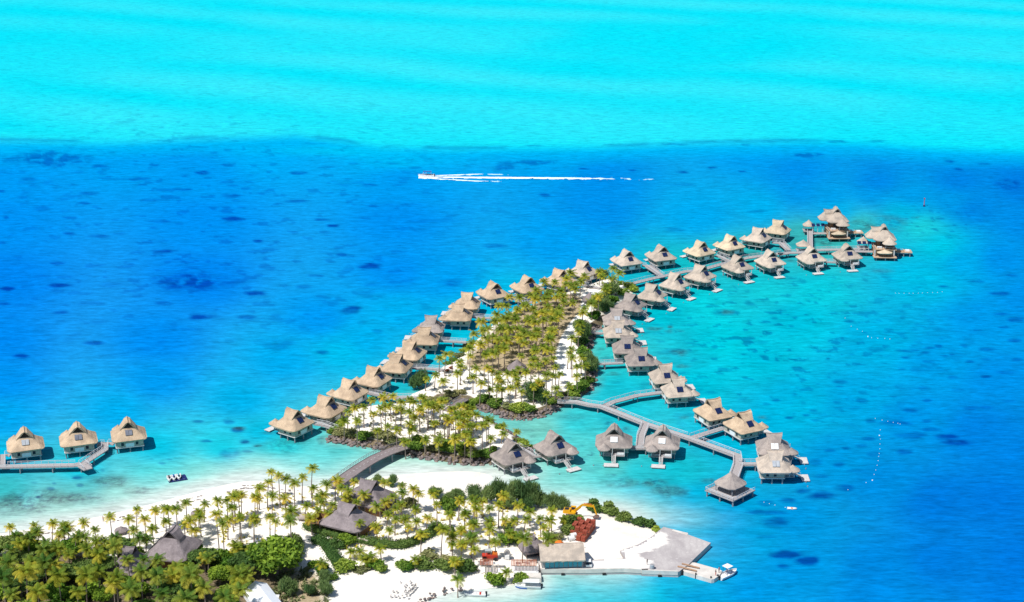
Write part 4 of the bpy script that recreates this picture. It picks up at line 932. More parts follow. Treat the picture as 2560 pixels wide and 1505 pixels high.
# bottom left forest: large, greener, darker palms
palms('A', [(200,1000,8,1.4),(330,1180,9,1.6),(420,1080,8,1.5),(180,1250,11,1.7),(20,1290,9,1.8),(430,1280,9,1.7),(620,1280,8,1.9),(400,1200,8,1.4),(720,1130,7,1.2),(850,1280,9,1.7),(830,1340,8,1.6),(940,1170,7,1.2),(1035,1165,8,1.3),(1030,1260,8,1.6),(1150,1170,8,1.3),(1150,1280,9,1.6),(1270,1280,7,1.6),
 (1400,1280,8,2.1),(1520,1150,6,1.3),(1500,1370,7,1.9),(1790,1270,6,1.9),(1640,1440,7,1.8),(1300,1220,7,1.6),(1750,1390,7,1.8),(720,1250,7,1.6),(960,1380,8,1.8),(560,1400,8,1.7),(280,1400,8,1.7),(90,1420,8,1.8),(1180,1420,8,1.9),(1370,1450,8,1.9),(60,1180,8,1.5),(500,1130,7,1.3),(630,1090,7,1.3),(1060,1010,6.5,1.2),(240,1180,8,1.5)], green=1, zone='forest')
hand = len(PAL)
# the rest of the island grove fills up at natural spacing
rr = random.Random(11); fillP = []
x0 = min(p[0] for p in wISLE); x1 = max(p[0] for p in wISLE); y0 = min(p[1] for p in wISLE); y1 = max(p[1] for p in wISLE)
HUTS = [uz('X',640,1240,6.2), uz('X',1680,285,5.8)]
CX = np.array([rr.uniform(x0, x1) for _ in range(9000)]); CY = np.array([rr.uniform(y0, y1) for _ in range(9000)])
OK_ = inpoly(wISLE, CX, CY) & (pdist(wISLE, CX, CY) > 3) & (pdist(PATH, CX, CY, False) > 3); LI_ = inpoly(LITTER, CX, CY)
for x, y, lit_ in zip(CX[OK_], CY[OK_], LI_[OK_]):
    x = float(x); y = float(y); qx, qy = proj(x, y, 1.5)
    if (qy > 885 and not (lit_ and qy < 945)) or (qy > 700 and qx < 1290-(qy-800)*1.6 and qy < 860 and rr.random() < .55): continue
    sp_ = 4.1 if lit_ else 5.2
    if any((x-a)**2+(y-b)**2 < sp_**2 for a, b in fillP): continue
    if any((x-a)**2+(y-b)**2 < 25 for a, b in HUTS) or any((x-a[0])**2+(y-a[1])**2 < 9 for a in PAL if a[5] == 'island'): continue
    fillP.append((x, y)); PAL.append([x, y, rr.uniform(5.2, 8.2), rr.uniform(.9, 1.15), 0, 'island'])
print('palms', len(PAL), 'hand', hand, 'fill', len(fillP))
def apparent(p): qx, qy = proj(p[0], p[1], 3); return (FPX/math.hypot(p[1], CAMH))*math.sqrt(p[2]*p[3])*(1 if -40 < qx < 2600 and qy < 1560 else .1)
PAL.sort(key=apparent, reverse=True)
LM = [ # landmarks for describing palms
 ('the white tent at the bottom edge', uz('U',1500,1350,2)), ("the house with the brown yard", uz('V',560,700,3)), ('the big grey beach roof at lower left', uz('U',330,640,3)),
 ("the thatched house at the footbridge", uz('V',900,300,3)), ("the half hidden lower left roof", uz('T',1900,850,3)), ('the beach end of the footbridge', uz('W',480,1290,1)), ('the islet end of the brown footbridge', uz('W',1530,765,1)),
 ('the yellow excavator', uz('N',300,450,1)), ('the red brick pallets', uz('N',700,1000,1)), ('the long thatched quay shed', uz('O',1700,600,2)), ("the hut beside the quay shed", uz('O',1200,330,2)), ('the red slatted terrace screens', uz('O',900,680,1)),
 ('the rocky left tip of the front islet', uz('B',800,290,0)), ('the right tip of the front islet', uz('C',600,370,0)), ("the small footbridge", uz('W',2150,190,1)), ('the pyramid hut in the palm grove', uz('X',640,1300,2)),
 ('the bottom left picture corner', un(30,1490)), ('the left end of the beach', un(20,1330)), ("the raft with white watercraft", uz('S',1100,720)), ('the round leafy tree at lower left', uz('U',1850,1050,2)), ('the straight hedge', uz('V',380,1180,1)), ('the curved corner of the long hedge', uz('V',1400,1080,1)),
 ('the boardwalk end on the palm island', un(1400,1004)), ("the palm island's left sandy tip", un(1060,985)), ('the white motor boat at the shore', uz('O',1100,1150)), ('the white sandspit', un(1150,1180)), ("the tall feathery bush clump", uz('C',480,720,2)), ("the broad round palm island bush", uz('I',1290,650,2)),
 ('the dark bush left of the palm island', uz('E',1890,760,1)), ("the diagonal row's second lowest bungalow", uz('E',800,1000,4)), ("the diagonal row's fourth lowest bungalow", uz('E',1350,650,4)), ("the diagonal row's sixth lowest bungalow", uz('E',1780,380,4)), ("the palm island's front rocks", uz('I',1000,800)), ("the palm island's right shore shrubs", uz('X',1620,1350,1)), ('the middle of the front islet', uz('W',1600,500,1)), ('the hedge end beside the white track', uz('V',600,1420,1)), ("the row of round shrubs", uz('V',1950,1380,1)), ("the beach right of the big roof", uz('A',1650,950,1))]
used_rank = {}
G_of = {'beach':'coconut palms on the near shore','islet':'coconut palms on the front islet','island':'coconut palms on the palm island','forest':'large coconut palms in the lower left forest'}
lm_pos = np.array([q[1] for q in LM])
def ordw(n):
    if n < 20: return ORD[n]
    t = {2:'twenty',3:'thirty',4:'forty'}[(n+1)//10]; u = (n+1) % 10
    return {20:'twentieth',30:'thirtieth',40:'fortieth'}[n+1] if u == 0 else t+'-'+ORD[u-1]
IND = PAL[:300]; REST = PAL[300:]
assign = {}
for i, p in enumerate(IND):
    d = np.hypot(lm_pos[:,0]-p[0], lm_pos[:,1]-p[1]); j = int(d.argmin()); assign.setdefault(j, []).append((d[j], i))
LBL = {}
for j, L in assign.items():
    L.sort()
    for k, (d, i) in enumerate(L):
        p = IND[i]; hs = 'tall' if p[2] > 8.2 else ('short' if p[2] < 5 else 'slender'); cs = 'green' if p[4] else 'yellow-green'
        LBL[i] = f'{hs} {cs} coconut palm, {"nearest" if k == 0 else ordw(k)+" nearest"} to {LM[j][0]}'
for i, (x, y, h, cs, gr, zn) in enumerate(IND):
    e = empty('coconut_palm', (x, y, gz(x, y)), rp.uniform(-.5, .5)); tag(e, LBL[i], 'palm tree', G_of[zn])
    t = rp.randrange(5); tr = ob('trunk', TRM[t], e); w = 1.0 if cs < 1.3 else 1.3; tr.scale = (w, w, h/7)
    c = ob('crown', CRM['palm_leaf_green' if gr and rp.random() < .72 else 'palm_leaf'][rp.randrange(6)], e, (TRK[t][2][0]*w, TRK[t][2][1]*w, h)); vv = rp.uniform(.86,1.14); c.scale = (cs*vv, cs*vv, cs*vv*rp.uniform(.85,1.15)); c.rotation_euler = (rp.uniform(-.16,.16),rp.uniform(-.12,.2),rp.uniform(-.6,.6))
if REST:
    VT, FT, VC, FC, AC = [], [], [], [], []; nt = nc = 0
    for (x, y, h, cs, gr, zn) in REST:
        z = gz(x, y); t = rp.randrange(5); v, f, l = TRK[t]; v2 = v.copy(); v2[:,2] *= h/7; v2 += [x, y, z]; VT.append(v2); FT.append(f+nt); nt += len(v)
        v, f, a = CR[rp.randrange(6)]; th = rp.uniform(-1,1); v2 = v*cs; c_, s_ = math.cos(th), math.sin(th)
        v2 = np.stack([v2[:,0]*c_-v2[:,1]*s_, v2[:,0]*s_+v2[:,1]*c_, v2[:,2]], 1)+[x+l[0], y+l[1], z+h]; VC.append(v2); FC.append(f+nc); nc += len(v); AC.append(a)
    V = np.concatenate(VT+VC); Fq = np.concatenate(FT+[f+nt for f in FC]); A = np.concatenate([np.zeros(nt)]+AC)
    me = spec_mesh('coconut_palm_grove', V, Fq, 'palm_leaf', A); me.materials.append(MATS['trunk_bark'])
    mi = np.zeros(len(Fq), dtype=np.int32); mi[:sum(len(f) for f in FT)] = 1; me.polygons.foreach_set('material_index', mi)
    o = ob('coconut_palm_grove', me); tag(o, 'dense far part of the coconut grove on the palm island', 'palm grove', kind='stuff')
# ------------------------------------------------------------------ shrubs, hedges, trees
def leafcloud(seed, lumps, n, size, up=0.0, core=.82):
    """lumps: (cx,cy,cz,rx,ry,rz). Leaf quads through the outer shell of each lump over a leafy core."""
    r = np.random.RandomState(seed); V = []; F = []; A = []; tot = sum(l[3]*l[4] for l in lumps)
    for (cx,cy,cz,rx,ry,rz) in lumps:
        bv = r.uniform(-.18,.18)
        k = 10; mrows = 6; base = len(V)
        for i in range(mrows+1):
            ph = math.pi*i/mrows
            for j in range(k):
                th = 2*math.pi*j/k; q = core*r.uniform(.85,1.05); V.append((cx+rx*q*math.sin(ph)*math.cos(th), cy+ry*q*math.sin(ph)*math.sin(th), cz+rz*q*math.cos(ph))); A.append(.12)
        for i in range(mrows):
            for j in range(k): F.append((base+i*k+j, base+(i+1)*k+j, base+(i+1)*k+(j+1)%k, base+i*k+(j+1)%k))
        m = int(n*rx*ry/tot)
        for _ in range(m):
            d = r.normal(size=3); d /= np.linalg.norm(d); 
            if d[2] < -.35: d[2] = -d[2]
            q = r.uniform(.74,1.24); p = np.array([cx+rx*d[0]*q, cy+ry*d[1]*q, cz+rz*d[2]*q])
            t = r.normal(size=3)+d*.3+np.array([0,0,up]); t /= np.linalg.norm(t); s = np.cross(t, r.normal(size=3)); s /= np.linalg.norm(s)+1e-9
            w = size*r.uniform(.6,1.2); lg = w*(1+up); b = len(V)
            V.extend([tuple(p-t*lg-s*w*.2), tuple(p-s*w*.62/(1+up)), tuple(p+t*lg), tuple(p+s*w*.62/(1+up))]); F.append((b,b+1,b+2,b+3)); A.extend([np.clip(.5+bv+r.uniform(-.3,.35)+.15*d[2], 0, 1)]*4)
    return np.array(V), np.array(F), np.array(A)
def lumpset(seed, n, sx, sy, sz, r0, r1):
    r = random.Random(seed); L = []
    for i in range(n):
        a = r.uniform(0, 6.28); q = math.sqrt(r.random())*.75; rr_ = r.uniform(r0, r1); L.append((sx*q*math.cos(a), sy*q*math.sin(a), sz*r.uniform(.35,.75), rr_*sx, rr_*sy, rr_*sz*.9))
    return L
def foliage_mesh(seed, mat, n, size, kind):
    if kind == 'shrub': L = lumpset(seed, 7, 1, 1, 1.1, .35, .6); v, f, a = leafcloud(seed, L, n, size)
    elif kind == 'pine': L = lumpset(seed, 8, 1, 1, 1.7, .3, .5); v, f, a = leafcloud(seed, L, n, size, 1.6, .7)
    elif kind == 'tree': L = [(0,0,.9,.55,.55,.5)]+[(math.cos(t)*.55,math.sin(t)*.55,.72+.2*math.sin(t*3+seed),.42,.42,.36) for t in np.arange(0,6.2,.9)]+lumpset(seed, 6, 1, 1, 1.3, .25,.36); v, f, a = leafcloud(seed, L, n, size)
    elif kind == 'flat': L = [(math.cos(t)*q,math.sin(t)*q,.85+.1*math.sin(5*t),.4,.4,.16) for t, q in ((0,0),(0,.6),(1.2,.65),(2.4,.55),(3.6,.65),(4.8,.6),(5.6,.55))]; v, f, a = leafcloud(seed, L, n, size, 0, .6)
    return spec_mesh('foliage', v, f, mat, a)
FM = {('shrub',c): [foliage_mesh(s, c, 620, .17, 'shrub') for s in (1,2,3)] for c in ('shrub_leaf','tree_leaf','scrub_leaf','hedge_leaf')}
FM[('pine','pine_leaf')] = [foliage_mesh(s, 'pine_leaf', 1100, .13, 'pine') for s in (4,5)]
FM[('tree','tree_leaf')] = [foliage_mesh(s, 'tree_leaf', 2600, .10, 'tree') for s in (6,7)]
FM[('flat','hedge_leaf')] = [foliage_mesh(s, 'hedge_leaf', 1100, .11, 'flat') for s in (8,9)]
rs = random.Random(9); SH = []
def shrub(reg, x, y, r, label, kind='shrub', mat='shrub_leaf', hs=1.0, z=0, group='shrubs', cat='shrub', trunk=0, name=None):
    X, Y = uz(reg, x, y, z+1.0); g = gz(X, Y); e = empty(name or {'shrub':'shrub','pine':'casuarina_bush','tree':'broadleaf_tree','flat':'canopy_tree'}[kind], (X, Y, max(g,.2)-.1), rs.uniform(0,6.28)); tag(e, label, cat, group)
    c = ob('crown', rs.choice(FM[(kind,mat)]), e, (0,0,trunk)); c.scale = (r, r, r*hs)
    m = MB()
    if trunk > .5:
        m.tube((0,0,-.3),(0,0,trunk+r*.3), .10*r+.04, .07*r, 7)
        for t in (0,2.1,4.2): m.tube((0,0,trunk*.7),(math.cos(t)*r*.5,math.sin(t)*r*.5,trunk+r*.55),.07*r,.03*r,5)
    else:
        for t in (0,2.1,4.2): m.tube((0,0,-.2),(math.cos(t)*r*.4,math.sin(t)*r*.4,r*.5),.06,.03,5)
    m.build('trunk' if trunk > .5 else 'stem','trunk_bark',e); return e
for i,(x,y,r,hs) in enumerate([(310,750,2.7,1.1),(385,745,3.0,1.2),(460,750,3.1,1.15),(540,755,3.2,1.2),(610,755,3.0,1.15),(665,765,2.6,1.0),(430,790,2.4,.8),(580,795,2.4,.8)]):
    shrub('C',x,y,r,f'feathery casuarina, {ORD[i]} in the tall clump behind the white sandspit','pine','pine_leaf',hs,group='casuarina bushes')
shrub('C',760,775,2.5,'casuarina bush left of the pair between clump and excavator','pine','pine_leaf',.9,group='casuarina bushes')
shrub('C',835,780,2.1,'casuarina bush right of the pair between clump and excavator','pine','pine_leaf',.9,group='casuarina bushes')
shrub('C',190,720,2.6,'casuarina bush at the right edge of the sandspit palms','pine','pine_leaf',.8,group='casuarina bushes')
shrub('C',80,715,2.4,'low casuarina bush under the right end of the sandspit','pine','pine_leaf',.6,group='casuarina bushes')
shrub('B',1560,710,2.3,'low casuarina bush behind sandspit, left of the clump','pine','pine_leaf',.55,group='casuarina bushes')
shrub('B',1660,725,2.2,'second low casuarina bush behind sandspit, next to its palm','pine','pine_leaf',.55,group='casuarina bushes')
shrub('B',1230,630,1.9,'feathery bush directly right of the thatched house behind the footbridge','pine','pine_leaf',.9,group='casuarina bushes')
shrub('B',1130,600,1.6,'small feathery bush at the footbridge house ridge','pine','pine_leaf',.8,group='casuarina bushes')
for i,(x,y,r) in enumerate([(1080,790,2.5),(1195,812,2.6),(1310,868,2.3),(1415,900,2.0)]):
    shrub('C',x,y,r,f'olive waterside bush, {ORD[i]} from the left along the excavator shore','shrub','hedge_leaf',.9,group='waterside bushes')
shrub('D',165,905,2.0,'olive waterside bush beside the corner of the dock slab','shrub','hedge_leaf',.8,group='waterside bushes'); shrub('D',245,938,1.5,'small bright bush at the very corner of the dock slab','shrub','shrub_leaf',.6,group='waterside bushes')
shrub('N',300,930,2.4,'dense olive shrub left of the red pallets','shrub','hedge_leaf',1.1); shrub('N',270,1060,1.9,'olive shrub behind the white drums','shrub','hedge_leaf',1.0); shrub('N',500,700,1.4,'green shrub between the excavator and the pallets','shrub','shrub_leaf',.9)
shrub('U',1800,990,7.0,'big round bright green leafy tree beside the white tent','tree','tree_leaf',.8,2,'broadleaf trees','tree',1.6)
shrub('O',420,1060,2.4,'round dark green bush at the shore left of the motor boat','shrub','tree_leaf',1.0); shrub('O',1000,1020,1.9,'upright pale green bush behind the moored motor boat','shrub','shrub_leaf',1.2)
shrub('O',760,310,3.2,'clipped round bush left of the hipped hut','shrub','tree_leaf',.6); shrub('O',690,50,1.9,'bush below the yellow palm above the hipped hut','shrub','hedge_leaf',.8); shrub('O',1690,250,1.7,'grey green bush right of the hipped hut palm','shrub','scrub_leaf',.9)
for i,(x,y,r,m) in enumerate([(1400,1385,2.6,'shrub_leaf'),(1500,1400,2.4,'tree_leaf'),(1680,1360,2.9,'hedge_leaf'),(1980,1390,3.2,'hedge_leaf'),(2240,1390,2.9,'hedge_leaf')]):
    shrub('V',x,y,r*.85,f'{ORD[i]} round shrub from the left in the row above the white clearing','shrub',m,.75,group='row of round shrubs')
shrub('C',150,1245,2.6,'dark round shrub left of the red slatted screen','shrub','hedge_leaf',.8,group='row of round shrubs')
shrub('V',1750,1220,2.6,'grey green scrub above the row of round shrubs','shrub','scrub_leaf',.5); shrub('V',2060,1290,2.2,'dull scrub with brown leaves behind the fourth round shrub','shrub','scrub_leaf',.5)
shrub('V',1000,1400,2.3,'dark shrub under the yellow young palms','shrub','tree_leaf',.9); shrub('V',1090,1420,1.9,'bright shrub right of the dark one under the young palms','shrub','shrub_leaf',.9)
shrub('V',620,1400,2.8,'bright green bush at the near end of the straight hedge','shrub','shrub_leaf',.8); shrub('V',620,1030,2.6,'bush joined to the long hedge above the young palms','shrub','tree_leaf',.8); shrub('V',480,1080,2.3,'bush right of the straight hedge head','shrub','hedge_leaf',.7)
shrub('V',830,1420,2.4,'pale sparse scrub between hedge end and young palms','shrub','scrub_leaf',.35)
shrub('V',2080,900,1.8,'round hedge bush where the long hedge turns up','shrub','hedge_leaf',.9); shrub('V',2060,540,2.3,'tall bush behind the hedge corner','shrub','shrub_leaf',1.2); shrub('C',20,800,2.1,'leafy bush above the second yellow palm cluster','shrub','shrub_leaf',1.1)
shrub('V',1530,500,2.2,'open whitish shrub right of the footbridge house','shrub','scrub_leaf',.9)
for i,(x,y,r,k,m) in enumerate([(120,1370,1.5,'shrub','tree_leaf'),(270,1440,1.7,'shrub','tree_leaf'),(40,1430,1.0,'shrub','scrub_leaf')]): shrub('V',x,y,r,f'{ORD[i]} small shrub in the dry grass left of the white track',k,m,1)
shrub('B',735,1340,1.9,'third conical young tree along the white track','pine','pine_leaf',.8,group='young trees along the track'); shrub('B',745,1440,2.1,'lowest conical young tree along the white track','pine','pine_leaf',.9,group='young trees along the track')
shrub('B',475,1440,2.4,'conical young tree right of the white tent','pine','pine_leaf',1,group='young trees along the track'); shrub('B',628,1440,1.6,'small conical tree on the dry grass','pine','pine_leaf',1,group='young trees along the track')
shrub('B',800,1330+0,.1+1.3,'small bush at the hedge end','shrub','shrub_leaf',.9)
# islet and island greenery
for i,(x,y,r,m) in enumerate([(320,590,2.2,'shrub_leaf'),(420,500,2.0,'shrub_leaf'),(470,640,2.6,'scrub_leaf'),(560,645,2.4,'scrub_leaf'),(790,700,2.4,'shrub_leaf'),(1030,680,3.0,'scrub_leaf'),(1130,740,2.8,'scrub_leaf'),(1220,780,2.2,'scrub_leaf'),(1330,760,1.8,'scrub_leaf'),(1550,840,3.2,'shrub_leaf'),(1760,880,2.0,'scrub_leaf'),(1880,890,2.2,'scrub_leaf'),(2020,890,3.2,'shrub_leaf'),(2130,910,2.9,'shrub_leaf'),(2250,900,2.8,'shrub_leaf'),(2350,945,2.4,'scrub_leaf')]):
    shrub('W',x,y,r,f'{"bright" if m == "shrub_leaf" else "pale sparse"} bush, {ORD[i]} from the left on the front islet\'s rocks','shrub',m,.55 if m == 'scrub_leaf' else .75,group='bushes on the islet rocks')
for i,(x,y,r) in enumerate([(540,1220,2.0),(640,1235,2.2),(760,1215,2.4),(840,1180,1.8),(1180,1100,2.0),(1130,1060,1.7),(900,920,1.8),(1240,1100,1.2)]):
    shrub('I',x,y,r,f'{ORD[i]} low bush on the lower right rim of the front islet','shrub','shrub_leaf',.6,group='bushes on the islet rim')
for i,(x,y,r,m) in enumerate([(600,640,1.5,'tree_leaf'),(660,645,2.2,'shrub_leaf'),(760,640,2.4,'shrub_leaf'),(870,680,2.5,'shrub_leaf'),(1000,720,1.8,'scrub_leaf'),(1110,735,2.6,'shrub_leaf'),(1210,740,2.2,'shrub_leaf'),(1480,660,2.2,'shrub_leaf'),(1690,560,2.3,'shrub_leaf'),(1750,520,2.4,'shrub_leaf'),(1820,475,2.3,'shrub_leaf'),(1880,420,2.4,'shrub_leaf'),(1560,580,1.6,'shrub_leaf'),(570,650,1.5,'tree_leaf')]):
    shrub('I',x,y,r,f'green bush, {ORD[i]} from the left along the palm island front rocks','shrub',m,.75,group='bushes along the palm island rocks')
shrub('I',1290,640,4.2,'broad round dark bush bulging over the front rocks of the palm island','pine','pine_leaf',.75,group='casuarina bushes')
shrub('E',1900,770,3.6,'dark feathery bush at the left sandy corner of the palm island','pine','pine_leaf',.85,group='casuarina bushes')
for i,(x,y,r,k,m) in enumerate([(1560,880,3.4,'pine','pine_leaf'),(1600,930,3.0,'pine','pine_leaf'),(1550,1060,2.8,'shrub','hedge_leaf'),(1560,1180,2.6,'shrub','tree_leaf'),(1660,1360,3.2,'pine','pine_leaf'),(1690,1430,2.8,'pine','pine_leaf'),(1750,680,2.6,'shrub','tree_leaf'),(1820,560,4.0,'pine','pine_leaf'),(1900,600,3.0,'pine','pine_leaf'),(1980,460,3.0,'shrub','tree_leaf'),(2000,370,3.6,'pine','pine_leaf'),(2110,340,2.8,'shrub','shrub_leaf'),(1850,90,3.0,'pine','pine_leaf')]):
    shrub('X',x,y,r,f'{"feathery" if k == "pine" else "leafy"} dark bush, {ORD[i]} on the right flank of the palm island',k,m,.8,group='dark bushes on the right flank of the palm island')
for i,(x,y,r) in enumerate([(840,480,2.6),(780,450,2.0),(700,440,1.6)]): shrub('G',x,y,r,f'{ORD[i]} bright bush at the start of the upper boardwalk','shrub','shrub_leaf',.8,group='bushes at the upper boardwalk')
for i,(x,y,r) in enumerate([(840,1190,2.2),(780,1260,2.2),(700,1310,2.0),(880,1110,1.8),(640,1360,1.8),(1190,860,1.6)]): shrub('F',x,y,r,f'low scrub bush, {ORD[i]} along the left bank of the palm island','shrub','scrub_leaf' if i % 2 else 'shrub_leaf',.5,group='scrub along the left bank')
for i,(x,y,r) in enumerate([(380,570,2.2),(470,560,2.0),(290,600,2.4),(180,600,2.4)]): shrub('I',x,y,r,f'pale scrub bush, {ORD[i]} at the notch between the islets','shrub','scrub_leaf',.55,group='scrub at the notch')
# forest
fr = random.Random(21); FR = []
FOR = W2([(-120,1420),(0,1400),(150,1395),(300,1405),(400,1408),(520,1405),(590,1425),(650,1460),(600,1500),(600,1560),(-120,1600)])
t_ = 0
while t_ < 900 and len(FR) < 64:
    t_ += 1; x = fr.uniform(min(p[0] for p in FOR), max(p[0] for p in FOR)); y = fr.uniform(min(p[1] for p in FOR), max(p[1] for p in FOR))
    if not inpoly(FOR, np.array([x]), np.array([y]))[0]: continue
    if any((x-a)**2+(y-b)**2 < 15 for a,b,_ in FR): continue
    FR.append((x, y, fr.random()))
def toreg(x, y): return proj(x, y, 1.0)
FR.sort(key=lambda p: (round(toreg(p[0],p[1])[1]/22), toreg(p[0],p[1])[0]))
cnt = {}
for x, y, q in FR:
    qx, qy = toreg(x, y); ki, ma, nm = (('flat','hedge_leaf','flat topped tree') if q < .38 else (('tree','tree_leaf','rounded tree') if q < .5 else ('shrub','tree_leaf','dark bush') if q < .8 else ('shrub','shrub_leaf','bright leafy bush')))
    row = int(round(qy/22)); key = (nm, row); cnt[key] = cnt.get(key, 0)+1
    rowname = {}; 
    r = fr.uniform(3.2,4.8) if ki == 'flat' else fr.uniform(2.4,3.4)
    shrub('n', qx, qy, r, f'{nm}, {ORD[cnt[key]-1]} from the left in the {ORD[max(0,row-63)]} tier of the lower left forest', ki, ma, .7 if ki == 'flat' else .9, 0, 'trees and bushes of the lower left forest', 'tree' if ki in ('flat','tree') else 'bush', {'flat':2.2,'tree':1.2}.get(ki,0))
for i,(x,y) in enumerate([(660,1420),(1120,1440),(1010,900),(1250,850),(1450,830),(950,930),(640,830)]):
    shrub('U',x,y,2.7,f'leafy bush, {ORD[i]} along the edge between the forest and the open sand','shrub',['tree_leaf','shrub_leaf'][i%2],.9,group='bushes at the forest edge')
def hedge(name, reg, pts, w, h, label, seed):
    P = [uz(reg, x, y, 1.5) for x, y in pts]; P = smoothpoly(P, 2, False); L = []; r = random.Random(seed)
    for a, b in zip(P[:-1], P[1:]):
        d = math.hypot(b[0]-a[0], b[1]-a[1]); n = max(1, int(d/.9))
        for i in range(n):
            f = (i+.5)/n; L.append((a[0]+(b[0]-a[0])*f+r.uniform(-.15,.15), a[1]+(b[1]-a[1])*f+r.uniform(-.15,.15), 1.2+h*.45, w*.5*r.uniform(.9,1.08), w*.5*r.uniform(.9,1.08), h*.55*r.uniform(.92,1.06)))
    ox, oy = P[0]; L = [(l[0]-ox, l[1]-oy)+l[2:] for l in L]
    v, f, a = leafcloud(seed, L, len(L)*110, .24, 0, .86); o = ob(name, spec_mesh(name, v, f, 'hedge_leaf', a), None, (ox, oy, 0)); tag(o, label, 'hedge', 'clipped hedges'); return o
hedge('hedge','V',[(60,800),(250,865),(480,925),(760,985),(1080,1045),(1300,1065),(1430,1060),(1620,990),(1800,900),(1900,790)],3.4,2.1,'long curving clipped hedge in front of the walled thatched house',31)
hedge('hedge','V',[(190,985),(290,1010),(360,1130),(460,1270),(560,1390)],4.2,1.8,'straight clipped hedge along the right side of the white track',32)
hedge('hedge','U',[(2040,600),(2110,640),(2130,740),(2110,830)],3.4,2.4,'short dark hedge left of the white track, behind the round tree',33)
# ------------------------------------------------------------------ rocks
def rocks(name, P, w, size, label, seed, dens=2.6):
    r = np.random.RandomState(seed); V = []; F = []; A = []
    g = (1+5**.5)/2; ico = np.array([(-1,g,0),(1,g,0),(-1,-g,0),(1,-g,0),(0,-1,g),(0,1,g),(0,-1,-g),(0,1,-g),(g,0,-1),(g,0,1),(-g,0,-1),(-g,0,1)])/1.9
    fi = [(0,11,5),(0,5,1),(0,1,7),(0,7,10),(0,10,11),(1,5,9),(5,11,4),(11,10,2),(10,7,6),(7,1,8),(3,9,4),(3,4,2),(3,2,6),(3,6,8),(3,8,9),(4,9,5),(2,4,11),(6,2,10),(8,6,7),(9,8,1)]
    for a, b in zip(P[:-1], P[1:]):
        a = np.array(a); b = np.array(b); L = np.linalg.norm(b-a); t = (b-a)/L; n = np.array([-t[1], t[0]])
        for _ in range(max(1, int(L*w/size**2*dens))):
            q = r.rand(); s = size*r.uniform(.45,.9); c = a+(b-a)*r.rand()+n*(q-.35)*w; z = -.15+1.25*q+r.uniform(-.1,.2)
            v = ico*(s*.62)*r.uniform(.75,1.25,(12,1))*np.array([r.uniform(.8,1.3), r.uniform(.8,1.2), r.uniform(.6,.9)]); th = r.rand()*6.28; cc, ss = math.cos(th), math.sin(th)
            v = np.stack([v[:,0]*cc-v[:,1]*ss, v[:,0]*ss+v[:,1]*cc, v[:,2]], 1)+[c[0], c[1], z]; o = len(V); V.extend(v.tolist()); F.extend([(i+o, j+o, k+o) for i, j, k in fi]); A.extend([r.rand()**1.5]*12)
    o = ob(name, spec_mesh(name, V, F, 'rock', np.array(A))); tag(o, label, 'rocks', kind='stuff'); return o
def sub(P, i0, i1): return [un(*p) for p in P[i0:i1]]
rocks('shore_rocks', sub(ISLET, 0, 13), 3.0, 1.35, 'brown and grey boulders lining the front shore of the small islet', 3)
rocks('shore_rocks', sub(ISLE, 2, 16), 3.0, 1.35, 'dark boulders lining the front curve of the palm island', 5)
rocks('shore_rocks', sub(ISLE, 16, 25), 2.6, 1.3, 'dark boulders along the right shore of the palm island', 6)
rocks('shore_rocks', sub(ISLET, 12, 24), 1.6, 1.0, 'boulders along the channel side of the small islet', 8)
rocks('shore_rocks', sub(ISLET, 24, 34), 1.4, 1.0, 'boulders in the notch on the upper side of the small islet', 9, .6)
rocks('shore_rocks', sub(MAIN, 46, 54)[::-1], 2.0, .9, 'pale and brown stones along the boat shore at the bottom', 10, .8)

# ground plants and the wrack line
def scatter_plants(name, poly, n, label, seed, avoid=None, mat='scrub_leaf', rmin=.12, rmax=.38, margin=3.5):
    r = np.random.RandomState(seed); A_ = np.array(poly); x0, y0 = A_.min(0); x1, y1 = A_.max(0)
    X = r.uniform(x0, x1, n*8); Y = r.uniform(y0, y1, n*8); ok = inpoly(poly, X, Y) & (pdist(poly, X, Y) > margin) & (fbm(X, Y, 9, 5) > .42)
    if avoid is not None: ok &= pdist(avoid, X, Y, False) > 3
    X = X[ok][:n]; Y = Y[ok][:n]; V = []; F = []; A = []
    for x, y, z in zip(X, Y, gzv(X, Y)):
        s = r.uniform(rmin, rmax)*2.2
        for k in range(9):
            a = r.rand()*6.28; l = s*r.uniform(.5,1.2); w = s*.22; b = len(V); h = s*r.uniform(.3,1.1)
            c, q = math.cos(a), math.sin(a)
            V += [(x-q*w, y+c*w, z), (x+q*w, y-c*w, z), (x+c*l+q*w*.5, y+q*l-c*w*.5, z+h), (x+c*l-q*w*.5, y+q*l+c*w*.5, z+h)]; F.append((b,b+1,b+2,b+3)); A += [r.rand()]*4
    o = ob(name, spec_mesh(name, V, F, mat, np.array(A))); tag(o, label, 'ground cover', kind='stuff')
BEACHV = W2([(430,1290),(620,1230),(760,1225),(900,1215),(1100,1240),(1300,1270),(1420,1290),(1420,1350),(1300,1400),(1180,1400),(1000,1370),(900,1440),(760,1340),(600,1400),(470,1360)])
scatter_plants('ground_cover', wISLET, 260, 'low seedlings and grass tufts on the front islet sand', 1)
scatter_plants('ground_cover', wISLE, 420, 'low seedlings and tufts on the palm island sand', 2, PATH)
scatter_plants('ground_cover', BEACHV, 330, 'low yellow green tufts under the near shore palms', 3, None, 'palm_leaf')
scatter_plants('ground_cover', DRY, 420, 'dry grass and weeds left of the white track', 4, None, 'scrub_leaf', .2, .5, .5)
r_ = np.random.RandomState(12); V = []; F = []
P_ = [un(x, y) for x, y in MAIN[2:15]]
